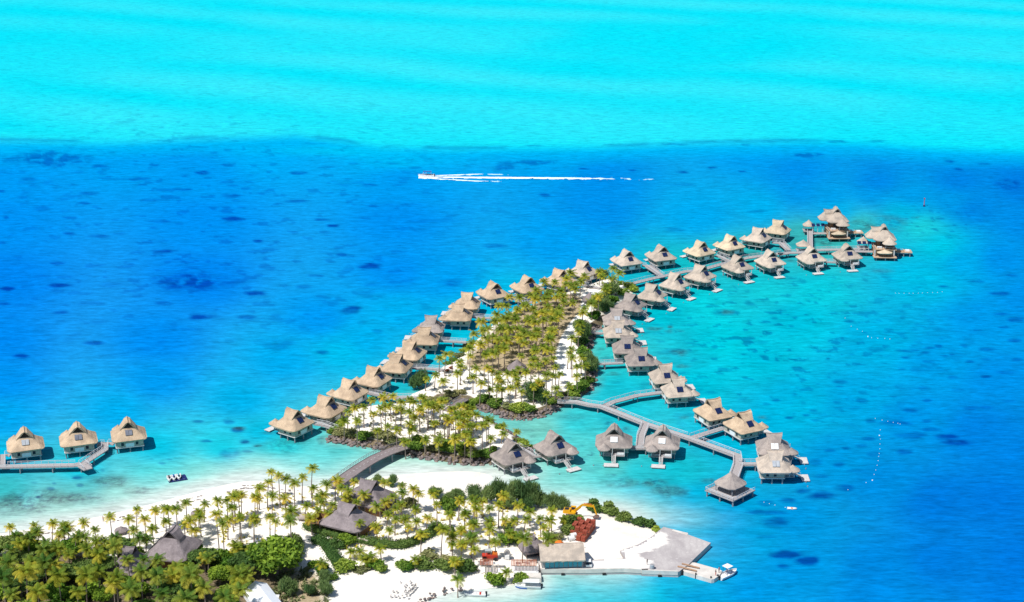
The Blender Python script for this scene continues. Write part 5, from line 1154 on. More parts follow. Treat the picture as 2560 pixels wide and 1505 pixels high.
for a, b in zip(P_[:-1], P_[1:]):
    a = np.array(a); b = np.array(b); L_ = np.linalg.norm(b-a); t = (b-a)/L_; n = np.array([t[1], -t[0]])
    for _ in range(int(L_*5)):
        d = r_.choice([4.2, 6.5])+r_.normal()*.25; p = a+(b-a)*r_.rand()+n*d
        if vnoise(p[0], p[1], 6, 4) < .45: continue
        s = r_.uniform(.08,.3); z = min(1.3, .11*d)+.04; q = len(V)
        V += [(p[0]-s*1.6,p[1]-s*.4,z),(p[0]+s*1.2,p[1]-s*.6,z+.03),(p[0]+s*1.5,p[1]+s*.5,z+.05),(p[0]-s,p[1]+s*.6,z+.03),(p[0],p[1],z+s*.6)]; F += [(q,q+1,q+4,q+4),(q+1,q+2,q+4,q+4),(q+2,q+3,q+4,q+4),(q+3,q,q+4,q+4)]
F = [f[:3] for f in F]
o = ob('wrack_line', spec_mesh('wrack_line', V, F, 'rock', r_.rand(len(V))*.5)); tag(o, 'dark line of washed up debris along the beach', 'debris', kind='stuff')
# ------------------------------------------------------------------ houses on the shore
def house(name, reg, r0, r1, zr, L, W, rise, mat, wall, label, seed, rzoff=0, GL=None, ug=.68, inset=1.6, yard=None, dz=0):
    zg = 1.3; A = uz(reg, *r0, zr); B = uz(reg, *r1, zr); RL = math.hypot(A[0]-B[0], A[1]-B[1]); rz = math.atan2(B[1]-A[1], B[0]-A[0])+rzoff
    e = empty(name, ((A[0]+B[0])/2, (A[1]+B[1])/2, 0), rz); tag(e, label, 'house', 'thatched houses of the near shore')
    rf = Roof(L, W, zr-rise, rise, RL, RL*.72, ug, 1.14, .5, 2.0); o = ob('roof', rf.mesh(mat, seed), e)
    for s in (1,-1): ob('gable_vent', rf.vent(s), o)
    h = zr-rise-zg+.3; w = MB().box((0,0,zg+h/2-.1), (L-2*inset,W-2*inset,h)).build('wall', wall, e)
    for i, x in enumerate((-.28,0,.28)):
        for s in (-1,1): MB().box((x*L, s*(W/2-inset+.02), zg+h*.5), (1.6,.08,h*.55)).build('window','window_dark',w)
    for sx in (-1,1):
        for sy in (-1,1): MB().tube((sx*(L/2-.8),sy*(W/2-.8),1.0),(sx*(L/2-.8),sy*(W/2-.8),zr-rise+.1),.14).build('post','trunk_bark',e)
    if yard: yard(e)
    return e
house('thatched_house','U',(240,478),(345,368),10.2,13.2,12.0,5.6,'thatch_mauve','wall_brown','big grey thatched beach house with steep vented ridge at lower left',41)
house('thatched_house','T',(1790,672),(1965,690),8.6,10.0,11.0,5.0,'thatch_mauve','wall_brown','smaller grey roof half hidden by palms, left of the big beach house',42)
def yard(e):
    m = MB(); m.box((-9.0,-3.6,2.2),(5.0,.2,2.4)); m.box((-11.4,0,2.2),(.2,7.4,2.4)); m.box((-9.0,3.6,2.2),(5.0,.2,2.4)); m.box((-9,0,1.35),(4.9,7.0,.1)); m.build('yard_wall','wall_brown',e)
    MB().box((7.5,-4.2,2.1),(3.4,1.6,1.6)).build('side_screen','wall_cream',e)
house('thatched_house','V',(497,422),(738,478),9.6,13.4,11.2,4.9,'thatch_mauve','wall_brown','grey thatched house with brown walled yard behind the long hedge',43,yard=yard)
house('thatched_house','V',(800,97),(1040,140),9.8,13.2,11.4,5.2,'thatch_mauve','wall_brown','grey thatched house among palms at the beach end of the footbridge',44)
house('thatched_hut','O',(1170,120),(1225,110),6.4,7.2,6.6,3.8,'thatch_mauve','window_dark','small hipped grey hut with dark open front beside the quay shed',45,ug=.9,inset=.9)  # dark wall box paints in the shaded inside of the open front
# quay shed
zg = 1.55; a = uz('O',1345,812,zg); b = uz('O',2215,785,zg); rz = math.atan2(b[1]-a[1], b[0]-a[0]); Ls = math.hypot(b[0]-a[0], b[1]-a[1])
e = empty('quay_shed', ((a[0]+b[0])/2,(a[1]+b[1])/2,zg), rz); tag(e, 'long thatched gable shed with blue glazed front on the quay', 'shed')
m = MB(); D_ = 7.6; hl = Ls/2+.1
prof = [(-1.2,2.5),(-1.25,2.85),(D_/2,5.2),(D_+1.1,2.9),(D_+1.05,2.55),(D_/2,4.8)]; n = len(prof); K = 14
rq = random.Random(5)
vs = [(-hl+2*hl*k/K, y+rq.uniform(-.06,.06), z+rq.uniform(-.06,.06)) for k in range(K+1) for y, z in prof]
m.add(vs, [(k*n+i,(k+1)*n+i,(k+1)*n+(i+1)%n,k*n+(i+1)%n) for k in range(K) for i in range(n)]+[tuple(range(n)),tuple(range(K*n+n-1,K*n-1,-1))])
m.build('roof','thatch_grey',e)
MB().box((0,D_/2,1.3),(Ls-.8,D_-.3,2.6)).build('wall','deck_grey',e)
for i in range(8):
    MB().box((-Ls/2+1.3+i*(Ls-1.8)/8+.5,.10,1.35),((Ls-1.8)/8-.22,.12,2.1)).build('window','glass_blue',e)
# quay, slab and pier
def slab(name, pts, z0, z1, mat, label, cat=None, kind=None, zone=None, zpx=None):
    P = [un(p[0],p[1],z1 if zpx is None else zpx) for p in pts]; m = MB(); m.prism(P, z0, z1); o = m.build(name, mat); tag(o, label, cat, kind=kind); return o
DOCKP = N_('C',(680,1244),(1000,1246),(1290,1240),(1466,1250))+N_('D',(130,1253),(398,1262),(478,1200),(636,1047),(466,985),(370,950),(290,930),(190,1010),(100,1060),(-30,1105))+N_('C',(1300,1160),(985,1175),(660,1180))
P = [un(x,y,1.5) for x,y in DOCKP]; A = np.array(P); xs = np.arange(A[:,0].min()-1, A[:,0].max()+2, .8); ys = np.arange(A[:,1].min()-1, A[:,1].max()+2, .8)
m = MB(); m.prism(P, -1.5, 1.5); o = m.mesh('dock_slab','dock_concrete')
Pi = [un(x,y,1.5) for x,y in N_('D',(190,1010),(100,1060),(-30,1105))+N_('C',(1300,1160),(985,1175),(660,1180))]
# top as a fine sheet so the sand drift can fade in
X, Y = np.meshgrid(xs, ys); ins = inpoly(P, X, Y); idx = np.arange(X.size).reshape(X.shape); q = ins[:-1,:-1]&ins[1:,:-1]&ins[:-1,1:]&ins[1:,1:]
Fq = np.stack([idx[:-1,:-1][q],idx[:-1,1:][q],idx[1:,1:][q],idx[1:,:-1][q]],1); us_ = np.unique(Fq); mp = np.full(X.size,-1); mp[us_] = np.arange(len(us_)); Fq = mp[Fq]
VX, VY = X.ravel()[us_], Y.ravel()[us_]; dd = pdist(Pi, VX, VY, False)
white = np.clip(1-dd/9, 0, 1)*1.0+np.where(inpoly([un(x,y,1.5) for x,y in N_('C',(640,1170),(1300,1150))+N_('D',(0,1150),(330,1190),(420,1280),(-20,1300))+N_('C',(640,1300))], VX, VY), .28, 0)
DS = ob('quay', o); tag(DS, 'concrete quay and dock slab', kind='structure')
t = spec_mesh('quay_surface', np.stack([VX,VY,np.full(len(VX),1.504)],1), Fq, 'dock_concrete', white, False, 'zone'); tag(ob('quay_surface', t), 'worn sandy grey concrete surface of the quay', kind='structure')
# kerb wall along the quay front
kp = [un(x,y,1.5) for x,y in N_('C',(685,1242),(1000,1244),(1290,1238),(1466,1248))+N_('D',(130,1250),(395,1260))]
kw = MB()
for i in range(len(kp)-1): kw.beam((kp[i][0],kp[i][1],1.2),(kp[i+1][0],kp[i+1][1],1.2),.5,1.1)
kw = kw.build('quay_wall','concrete_pale'); tag(kw, 'pale concrete edge wall along the quay front', 'wall')
for i in range(len(kp)-1):
    a = Vector(kp[i]+(0,)); b = Vector(kp[i+1]+(0,)); nn = int((b-a).length/8)
    for j in range(nn):
        c = a.lerp(b,(j+.5)/max(1,nn)); MB().box((c.x,c.y-.42,.35),(.9,.3,.5)).build('rubber_fender','black_rubber',kw)
pier = slab('floating_pier', N_('P',(560,760),(800,640),(880,640),(1560,830),(1660,880),(1560,1020),(1430,1110),(1350,1120),(540,890)), -.6, 1.1, 'concrete_pale', 'concrete barge pier at the end of the quay', 'pier')
e0 = Vector(pier.location)
for p0, p1 in (((510,670),(1010,800)),((390,745),(930,885))):
    a = uz('P',*p0,1.7); b = uz('P',*p1,1.3); MB().beam((a[0],a[1],1.72),(b[0],b[1],1.36),.5,.16).build('gangplank','plank_wood',pier)
for q in ((520,1000),(900,1090),(1330,1190)): x,y = uz('P',*q,0); MB().tube((x,y-.1,-.6),(x,y-.1,1.6),.2).build('mooring_pile','black_rubber',pier)
slab('boat_ramp', N_('O',(860,880),(1350,880),(1365,985),(1170,970),(1040,900)), -1, 1.36, 'concrete_pale', 'white concrete landing below the terrace', kind='structure')
slab('shore_slab', N_('D',(360,948),(470,975),(466,990),(350,955)), -1, 1.62, 'concrete_pale', 'pale concrete block strip on the slab edge', kind='structure')
# ------------------------------------------------------------------ excavator
X, Y = uz('N',330,545,1.35); e = empty('excavator', (X,Y,1.3), R(-12)); e.scale = (.74,.74,.80); tag(e, 'yellow tracked excavator with its arm lowered, on the sand by the shore', 'excavator')
for s in (-1,1):
    m = MB(); y = s*1.25
    m.box((0,y,.45),(3.4,.55,.62)); m.tube((-1.7,y-.27,.45),(-1.7,y+.27,.45),.42,.42,12); m.tube((1.7,y-.27,.45),(1.7,y+.27,.45),.42,.42,12); m.build('track','steel_brown',e)
MB().prism([(-2.9,-1.3),(1.5,-1.4),(1.7,-1.2),(1.7,1.2),(1.5,1.4),(-2.9,1.3),(-3.2,.9),(-3.2,-.9)],1.05,1.75).build('body','yellow_paint',e)
MB().prism([(-2.9,-1.25),(-.4,-1.25),(-.4,1.25),(-2.9,1.25)],1.75,2.4).build('engine_hood','yellow_paint',e)
MB().prism([(-2.6,-1.0),(-1.0,-1.0),(-1.0,1.0),(-2.6,1.0)],2.4,2.46).build('engine_cover','black_rubber',e)
c = MB().prism([(-.3,.25),(1.5,.25),(1.5,1.3),(-.3,1.3)],1.75,3.2).build('cab','yellow_paint',e)
MB().box((.6,.22,2.6),(1.4,.06,.9)).build('window','window_dark',c); MB().box((1.53,.78,2.6),(.06,.8,.9)).build('window','window_dark',c)
m = MB(); m.beam((1.0,-.3,1.9),(4.2,-.3,4.6),.42,.7); m.beam((4.1,-.3,4.55),(8.4,-.3,4.3),.40,.62); m.build('boom','yellow_paint',e)
m = MB(); m.beam((1.5,-.3,1.6),(3.6,-.3,3.5),.2,.2); m.beam((4.6,-.3,5.1),(7.6,-.3,5.0),.2,.2); m.build('hydraulic_cylinder','orange_paint',e)
m = MB(); m.beam((8.2,-.3,4.9),(9.5,-.3,1.3),.36,.5); m.build('stick','yellow_paint',e)
m = MB(); m.prism([(8.7,-1.0),(10.4,-1.0),(10.4,.4),(8.7,.4)],.15,.95); m.prism([(8.2,-.9),(8.8,-.9),(8.8,.3),(8.2,.3)],0,.5); m.build('bucket','steel_brown',e)
# ------------------------------------------------------------------ red brick pallets
def pallet(x, y, z, rz, label, h=1.35):
    e = empty('brick_pallet', (x,y,z), rz); tag(e, label, 'pallet', 'pallets of red roof tiles')
    m = MB(); nl = 5
    for k in range(nl):
        for i in range(2):
            for j in range(2): m.box((-.29+.58*i+rq.uniform(-.015,.015), -.29+.58*j, .14+(k+.5)*(h-.14)/nl),(.55,.55,(h-.14)/nl-.035))
    m.build('brick_stack','roof_tile_red',e)
    m = MB(); [m.box((0,y_,.06),(1.2,.14,.12)) for y_ in (-.5,0,.5)]; m.build('wooden_base','plank_wood',e)
a = Vector(uz('N',660,1290,1.3)+(1.32,)); b = Vector(uz('N',990,870,1.3)+(1.32,)); u = (b-a); Lr = u.length; u.normalize(); v = Vector((-u.y,u.x,0)); rz = math.atan2(u.y,u.x)
rws = 6; k = 0
for i in range(int(Lr/1.35)+1):
    for j in range(4 if i > 1 else 2):
        hgt = 1.35; p = a+u*(.1+1.32*i)+v*(1.32*j); lo = {0:'right hand edge',1:'second row from the right',2:'third row from the right',3:'leftmost row'}[j]
        pallet(p.x, p.y, p.z, rz, f'lower layer red pallet, {ORD[i]} from the near end, {lo}')
        if (i+j) % 3 != 2 and i not in (0,): pallet(p.x, p.y, p.z+1.38, rz+.04, f'upper layer red pallet, {ORD[i]} from the near end, {lo}', 1.2)
for i, (x,y,r) in enumerate(((315,1260,.72),(375,1170,.62),(440,1090,.62))):
    X,Y = uz('N',x,y,1.3); e = empty('white_drum',(X,Y,1.9),R(25)); tag(e, f'white drum lying beside the pallets, {ORD[i]} from the near end', 'drum', 'white drums by the pallets')
    MB().tube((-.8,0,0),(.8,0,0),r,r,14).build('barrel','white_paint',e); MB().tube((-.86,0,0),(-.8,0,0),r*.7,r*.7,12).build('lid','frame_grey',e)
# ------------------------------------------------------------------ terrace by the shed
def screen(x0,y0,x1,y1,label,hh=2.4):
    a = uz('O',x0,y0,3.4); b = uz('O',x1,y1,3.4); L = math.hypot(b[0]-a[0],b[1]-a[1]); e = empty('slatted_pergola',((a[0]+b[0])/2,(a[1]+b[1])/2,1.3),math.atan2(b[1]-a[1],b[0]-a[0])); tag(e,label,'pergola','red slatted pergolas')
    m = MB(); n = int(L/.35)
    for i in range(n+1): m.box((-L/2+L*i/n,-1.6,2.1),(.20,3.4,.08))
    m.build('slats','red_wood',e); m = MB()
    for y in (-3.2,-.05): m.beam((-L/2,y,2.0),(L/2,y,2.0),.12,.14)
    m.build('frame','steel_brown',e)
    for x in (-L/2,L/2):
        for y in (-3.2,-.05): MB().box((x,y,1.0),(.14,.14,2.0)).build('post','white_paint',e)
screen(170,610,400,610,'short red slatted pergola in front of the orange machine'); screen(785,622,1260,625,'long red slatted pergola left of the quay shed')
slab('terrace', N_('O',(780,750),(1310,750),(1310,875),(820,880)), 1.2, 1.62, 'white_paint', 'white terrace floor in front of the long red pergola', kind='structure')
for i,(x,y) in enumerate(((285,700),(465,700),(565,700),(915,720),(1095,720))):
    X,Y = uz('O',x,y,2.0); e = empty('white_table',(X,Y,1.35 if i < 3 else 1.62),.05); tag(e, f'white terrace table, {ORD[i]} from the left below the red pergolas', 'table','white terrace tables')
    MB().box((0,0,.78),(1.3,1.1,.09)).build('table_top','white_paint',e)
    for sx in (-1,1):
        for sy in (-1,1): MB().box((sx*.55,sy*.45,.37),(.08,.08,.74)).build('leg','white_paint',e)
X,Y = uz('O',690,600,1.4); e = empty('arched_shrine',(X,Y,1.32),0); tag(e,'small white arched shrine with a grey dome between the two pergolas','shrine')
MB().box((0,0,.6),(1.2,.9,1.2)).build('base','white_paint',e); m = MB()
for i in range(9):
    t0 = math.pi*i/9; t1 = math.pi*(i+1)/9; m.beam((math.cos(t0)*.75,0,1.2+math.sin(t0)*1.3),(math.cos(t1)*.75,0,1.2+math.sin(t1)*1.3),.8,.2)
m.build('arch','stone_grey',e); MB().box((0,.3,1.6),(1.0,.2,1.3)).build('niche','deck_white',e)
X,Y = uz('O',350,615,1.3); e = empty('tractor',(X,Y,1.3),R(5)); tag(e,'orange red tractor with grey canopy behind the short red pergola','tractor')
MB().prism([(-2.0,-.8),(1.6,-.8),(2.1,-.4),(2.1,.4),(1.6,.8),(-2.0,.8)],.6,1.5).build('body','red_paint',e); MB().box((1.3,0,1.7),(1.3,1.3,.7)).build('bonnet','orange_paint',e); MB().box((-.4,0,2.75),(1.7,1.4,.12)).build('canopy','solar_pale',e)
m = MB(); [m.tube((x,y,1.5),(x,y,2.7),.06) for x in (-1.1,.3) for y in (-.6,.6)]; m.build('canopy_frame','frame_grey',e)
for x,r in ((-1.3,.6),(1.4,.45)):
    for y in (-.95,.95): MB().tube((x,y-.15,r),(x,y+.15,r),r,r,14).build('wheel','black_rubber',e)
X,Y = uz('O',1010,490,1.4); e = empty('teal_bin',(X,Y,1.3),0); tag(e,'small teal bin under the palm beside the hipped hut','bin'); MB().lathe([(.3,0),(.42,.9),(.45,1.0)],n=12).build('bin_body','glass_blue',e); MB().lathe([(.46,1.0),(.3,1.12)],n=12).build('lid','solar_pale',e)
X,Y = uz('O',1710,365,1.6); e = empty('orange_cart',(X,Y,1.3),0); tag(e,'orange tarpaulin cart behind the quay shed roof','cart'); MB().lathe([(1.3,.5),(1.25,1.3),(.7,1.9),(.1,2.1)],n=10,sq=.6).build('tarpaulin','orange_paint',e); MB().box((3.2,.2,1.2),(6.5,.18,.22)).build('long_pole','red_wood',e)
# white utility car
X,Y = uz('O',2290,720,1.55); e = empty('white_car',(X,Y,1.5),R(92)); tag(e,'small white car parked at the right end of the quay shed','car')
MB().prism([(-1.9,-.78),(1.75,-.78),(1.95,-.5),(1.95,.5),(1.75,.78),(-1.9,.78)],.32,.92).build('body','white_paint',e)
m = MB(); m.add([(-1.7,-.7,.92),(.7,-.7,.92),(.7,.7,.92),(-1.7,.7,.92),(-1.3,-.6,1.5),(.15,-.6,1.5),(.15,.6,1.5),(-1.3,.6,1.5)],[(0,1,5,4),(1,2,6,5),(2,3,7,6),(3,0,4,7)]); m.build('windows','window_dark',e)
MB().box((-.57,0,1.54),(1.5,1.24,.08)).build('roof','white_paint',e)
for x in (-1.2,1.2):
    for y in (-.72,.72): MB().tube((x,y-.1,.32),(x,y+.1,.32),.32,.32,12).build('wheel','black_rubber',e)
for y in (-.55,.55): MB().box((1.93,y,.68),(.08,.28,.16)).build('headlight','solar_pale',e)
# tent
a = Vector(uz('U',1500,1215,4.0)+(0,)); b = Vector(uz('U',1640,1400,4.0)+(0,)); e = empty('white_tent',(a.x,a.y,1.2),math.atan2(b.y-a.y,b.x-a.x)); tag(e,'white gabled canvas tent shelter at the bottom edge among palms','tent')
L = (b-a).length+6
m = MB(); m.add([(0,0,3.6),(L,0,3.6),(L,3.0,2.2),(0,3.0,2.2),(0,-3.4,1.7),(L,-3.4,1.7),(L,-3.4,0),(0,-3.4,0),(0,0,3.5),(L,0,3.5),(L,3.0,2.1),(0,3.0,2.1),(0,-3.4,1.6),(L,-3.4,1.6)],[(0,1,2,3),(0,4,5,1),(4,7,6,5),(8,11,10,9),(8,9,13,12),(0,3,11,8),(0,8,12,4),(1,9,10,2),(1,5,13,9),(3,2,10,11)]); m.build('canvas_roof','canvas_white',e)
m = MB(); m.add([(.1,-3.3,0),(.1,2.9,0),(.1,2.9,2.1),(.1,0,3.45),(.1,-3.3,1.6),(.2,-3.3,0),(.2,2.9,0),(.2,2.9,2.1),(.2,0,3.45),(.2,-3.3,1.6)],[(0,1,2,3,4),(9,8,7,6,5)]); m.build('end_panel','canvas_white',e)
for x in (.2,L*.5,L-.2): MB().tube((x,2.9,0),(x,2.9,2.15),.06).build('pole','frame_grey',e)
X,Y = uz('U',1720,1430,2.4); e = empty('white_awning',(X,Y-1.5,1.2),0); tag(e,'flat white square awning right of the gabled tent','awning'); MB().box((0,0,1.9),(4.4,4.2,.12)).build('canvas_top','white_paint',e)
for x in (-2,2):
    for y in (-1.9,1.9): MB().tube((x,y,0),(x,y,1.85),.05).build('pole','frame_grey',e)
# ------------------------------------------------------------------ boats
def hull(L, W, H, mat, mb=None, open_=True):
    m = MB(); K = 9; n = 7; vs = []
    for k in range(K):
        t = k/(K-1); w = W/2*(1 if t < .55 else max(.03, 1-((t-.55)/.45)**2.1)); sh = H*(1+.35*max(0,t-.5)); kee = -.12+ .45*max(0,t-.7)
        for i in range(n): a = math.pi*i/(n-1); vs.append((L*(t-.5), w*math.cos(a), sh-(sh-kee)*math.sin(a)**.6))
    fs = [(k*n+i,k*n+i+1,(k+1)*n+i+1,(k+1)*n+i) for k in range(K-1) for i in range(n-1)]; fs.append(tuple(range(n)))
    m.add(vs, fs)
    dk = [(vs[k*n][0],vs[k*n][1]*.86,H*.72) for k in range(K)]+[(vs[k*n][0],-vs[k*n][1]*.86,H*.72) for k in range(K-1,-1,-1)]
    m.add(dk, [tuple(range(len(dk)))])
    for s in (0,n-1):
        for k in range(K-1): m.beam(vs[k*n+s],vs[(k+1)*n+s],.14,.12)
    return m
def outboard(e, x, n=1):
    for i in range(n):
        y = (i-(n-1)/2)*.6; m = MB(); m.box((x-.25,y,.95),(.5,.34,.55)); m.box((x-.25,y,.35),(.18,.16,.8)); m.build('outboard_motor','black_rubber',e)
X,Y = uz('O',60,1310,.3); e = empty('motor_boat',(X,Y,0),R(178)); tag(e,'open white dinghy with red trim on the shallow water, left of the larger boat','boat','moored boats'); hull(5.4,1.9,.7,'white_paint').build('hull','white_paint',e); outboard(e,-2.6); MB().box((0,0,.62),(.5,1.5,.12)).build('seat','white_paint',e); MB().box((-1.3,0,.62),(.4,1.5,.12)).build('seat','red_paint',e)
X,Y = uz('O',1100,1150,.3); e = empty('motor_boat',(X,Y,0),R(176)); tag(e,'white and blue motor boat with canopy moored at the rocky shore','boat','moored boats'); hull(6.6,2.2,.8,'white_paint').build('hull','white_paint',e); outboard(e,-3.3)
MB().box((-.8,0,1.95),(4.2,2.0,.1)).build('canopy','white_paint',e); m = MB(); [m.tube((x,y,.7),(x,y,1.95),.04) for x in (-2.6,1.0) for y in (-.9,.9)]; m.build('canopy_frame','frame_grey',e); MB().prism([(.2,-1.12),(2.2,-.9),(3.2,-.2),(3.2,.2),(2.2,.9),(.2,1.12)],.12,.36).build('bow_stripe','blue_paint',e)
def person(x, y, z, rz, shirt, trousers, label, pose='stand', h=1.72, par=None):
    s = h/1.72; m = bpy.data.meshes.new('person')
    if pose == 'stand': J = [(0,0,.92),(0,0,1.15),(0,.01,1.40),(0,0,1.50),(0,.02,1.62),(-.10,0,.86),(-.12,.03,.48),(-.13,0,.07),(.10,0,.86),(.13,-.04,.48),(.16,.05,.07),(-.19,0,1.40),(-.25,.02,1.13),(-.24,.12,.90),(.19,0,1.40),(.26,.0,1.13),(.25,.08,.90),(-.13,.14,.04),(.16,.19,.04)]
    else: J = [(0,0,.50),(0,.02,.75),(0,.03,.98),(0,.03,1.08),(0,.06,1.20),(-.10,.05,.48),(-.13,.45,.50),(-.13,.48,.10),(.10,.05,.48),(.13,.45,.50),(.13,.48,.10),(-.19,.03,.98),(-.24,.12,.74),(-.14,.32,.66),(.19,.03,.98),(.24,.12,.74),(.14,.32,.66),(-.13,.6,.06),(.13,.6,.06)]
    E = [(0,1),(1,2),(2,3),(3,4),(0,5),(5,6),(6,7),(0,8),(8,9),(9,10),(2,11),(11,12),(12,13),(2,14),(14,15),(15,16),(7,17),(10,18)]
    rad = [.13,.12,.13,.055,.10,.085,.065,.045,.085,.065,.045,.055,.042,.035,.055,.042,.035,.035,.035]
    m.from_pydata([tuple(c*s for c in p) for p in J], E, []); o = ob('person', m, None, (x,y,z)); sk = o.modifiers.new('s','SKIN'); o.modifiers.new('u','SUBSURF').levels = 1
    for v, r_ in zip(m.skin_vertices[0].data if m.skin_vertices else [], rad): v.radius = (r_*s, r_*s*.85)
    if not m.skin_vertices: pass
    dg = bpy.context.evaluated_depsgraph_get(); me = bpy.data.meshes.new_from_object(o.evaluated_get(dg)); o.modifiers.clear(); o.data = me; me.materials.clear()
    for q in ('skin', shirt, trousers): me.materials.append(MATS[q])
    hip = J[0][2]*s; 
    for p in me.polygons:
        c = p.center
        leg = (c.z < hip+.02) if pose == 'stand' else (c.z < .60*s and (c.y > .1*s or c.z < .5*s))
        p.material_index = 2 if leg and c.z > .12*s else (1 if (J[2][2]-.02)*s+.06 > c.z > hip and abs(c.x) < .22*s else (0 if not leg else 0))
    o.rotation_euler = (0,0,rz); tag(o, label, 'person')
    hr = MB(); hz = J[4][2]*s; hy = J[4][1]*s; hr.lathe([(.02,.13),(.075,.11),(.105,.05),(.108,-.01),(.09,-.05)],(0,hy-.015,hz),10); hr.build('hair','hair',o)
    return o
def swim_fix(): pass
X,Y = uz('P',1650,1000,.2); e = empty('dive_boat',(X+1.5,Y,0),R(40)); tag(e,'small boat with pale square canopy moored at the end of the barge pier','boat','moored boats'); hull(6.4,2.3,.8,'white_paint').build('hull','white_paint',e); outboard(e,-3.2,2)
MB().box((-.2,0,2.9),(2.0,2.0,.1)).build('canopy','white_paint',e); m = MB(); [m.tube((x,y,.7),(x,y,2.9),.05) for x in (-1.0,.6) for y in (-.8,.8)]; m.build('canopy_frame','navy',e)
x,y = uz('P',1630,930,1.1); person(x-.6,y,1.1,R(200),'pink_cloth','dark_cloth','person in a pink top bending near the canopied boat on the pier end')
x,y = uz('P',1560,1010,1.1); person(x-.8,y,1.1,R(120),'dark_cloth','red_paint','second person in dark clothes at the near corner of the pier end')
bx = X+1.5; person(bx-.5,Y-.3,.6,R(90),'navy','navy','person in navy clothes standing under the pale boat canopy')
X,Y = uz('n',1590+700/25.2,1390+560/25.2,1.52); person(X,Y,1.51,R(200),'dark_cloth','dark_cloth','person in dark clothes standing alone on the quay')
X,Y = uz('n',1590+1000/25.2,1390+800/25.2,1.52); e = empty('mooring_drum',(X,Y,1.51),0); tag(e,'grey metal mooring drum beside the standing person on the quay','drum'); MB().lathe([(.62,0),(.62,1.2),(.5,1.25)],n=16).build('drum_body','solar_pale',e); MB().lathe([(.5,1.25),(.4,1.3)],n=16).build('lid','frame_grey',e)
X,Y = uz('A',757,885,1.0); person(X,Y,.7,R(150),'skin','dark_cloth','person standing on the beach beside the tall left palm')
X,Y = uz('W',920,665,1.5); person(X,Y,gz(X,Y),R(180),'dark_cloth','dark_cloth','person in dark clothes on the sand of the front islet near the rocks')
# speed boat
X,Y = uz('Q',340,260,.3); e = empty('speedboat',(X+1,Y,.25),R(180)); tag(e,'white speedboat with a blue canopy running left ahead of its wake','boat'); hull(8.0,2.5,.95,'white_paint').build('hull','white_paint',e); outboard(e,-4.0,2)
MB().box((-.6,0,2.6),(4.2,2.2,.10)).build('canopy','blue_paint',e); m = MB(); [m.tube((x,y,.9),(x,y,2.6),.05) for x in (-2.5,0,1.4) for y in (-1,1)]; m.build('canopy_frame','white_paint',e)
for i in range(6):
    person(X+1-2.4+.95*i, Y+(.5 if i%2 else -.5), .75, R(90), ['dark_cloth','navy','pink_cloth','dark_cloth','navy','dark_cloth'][i], 'navy', f'seated passenger on the speedboat, {ORD[i]} from the bow, in {["dark","navy","pink","dark","navy","dark"][i]} clothes', 'sit')
a = Vector(uz('Q',210,280,0)+(0,)); b = Vector(un(1730,449)+(0,)); u = (b-a); L = u.length; u.normalize(); v = Vector((-u.y,u.x,0))
ns, nw = int(L/.36), 70; S, T_ = np.meshgrid(np.arange(ns)*.36, (np.arange(nw)-nw/2)*.4); 
XX = a.x+u.x*S+v.x*T_; YY = a.y+u.y*S+v.y*T_
cen = np.exp(-(T_/(1.9+.012*S))**2)*(1.0-.68*sstep(L*.35,L,S)); sp1 = np.exp(-((np.abs(T_)-(1.5+.16*np.minimum(S,30)+.02*S))/(1.1+.02*S))**2)*(.95-.9*sstep(L*.05,L*.55,S)); bow = np.exp(-((S-5)/7)**2-(T_/3.4)**2)*1.1
dens = np.maximum(np.maximum(cen, sp1), bow); nzz = fbm(S/2.6, T_, 1.1, 3, 3); keep = (dens > .26+1.0*(nzz-.25)) & (S > 0) & (S < L*(.8+.5*nzz))
idx = np.arange(S.size).reshape(S.shape); q = keep[:-1,:-1]&keep[1:,:-1]&keep[:-1,1:]&keep[1:,1:]
Fq = np.stack([idx[:-1,:-1][q],idx[:-1,1:][q],idx[1:,1:][q],idx[1:,:-1][q]],1); us_ = np.unique(Fq); mp = np.full(S.size,-1); mp[us_] = np.arange(len(us_))
me = spec_mesh('wake_foam', np.stack([XX.ravel()[us_],YY.ravel()[us_],(.06+.35*dens*nzz).ravel()[us_]],1), mp[Fq], 'foam', np.clip(dens*1.5-.35-.5*(nzz-.4), 0, 1).ravel()[us_]); tag(ob('wake_foam', me),'long white foam wake trailing right behind the speedboat','wake',kind='stuff')
# jet ski raft
a = uz('S',520,690,.35); b = uz('S',1490,530,.35); c = uz('S',710,940,.35); ux = Vector((b[0]-a[0],b[1]-a[1],0)); uy = Vector((c[0]-a[0],c[1]-a[1],0)); Lx = ux.length; Ly = uy.length
cx, cy = (b[0]+c[0])/2, (b[1]+c[1])/2; rz = math.atan2(ux.y, ux.x)
e = empty('floating_raft',(cx,cy,0),rz); tag(e,'dark blue modular floating raft off the left beach','raft'); m = MB(); nx_, ny_ = int(Lx/.7), max(3,int(Ly/.7))
for i in range(nx_):
    for j in range(ny_): m.box((-Lx/2+(i+.5)*Lx/nx_,-Ly/2+(j+.5)*Ly/ny_,.12),(Lx/nx_-.07,Ly/ny_-.07,.4))
m.build('float_cubes','navy',e); m = MB(); [m.lathe([(.09,.3),(.09,.42),(.03,.45)],(-Lx/2+.6+i*1.3,-Ly/2+.3,0),8) for i in range(int(Lx/1.3))]; m.build('cleats','solar_pale',e)
def up_tri(): pass
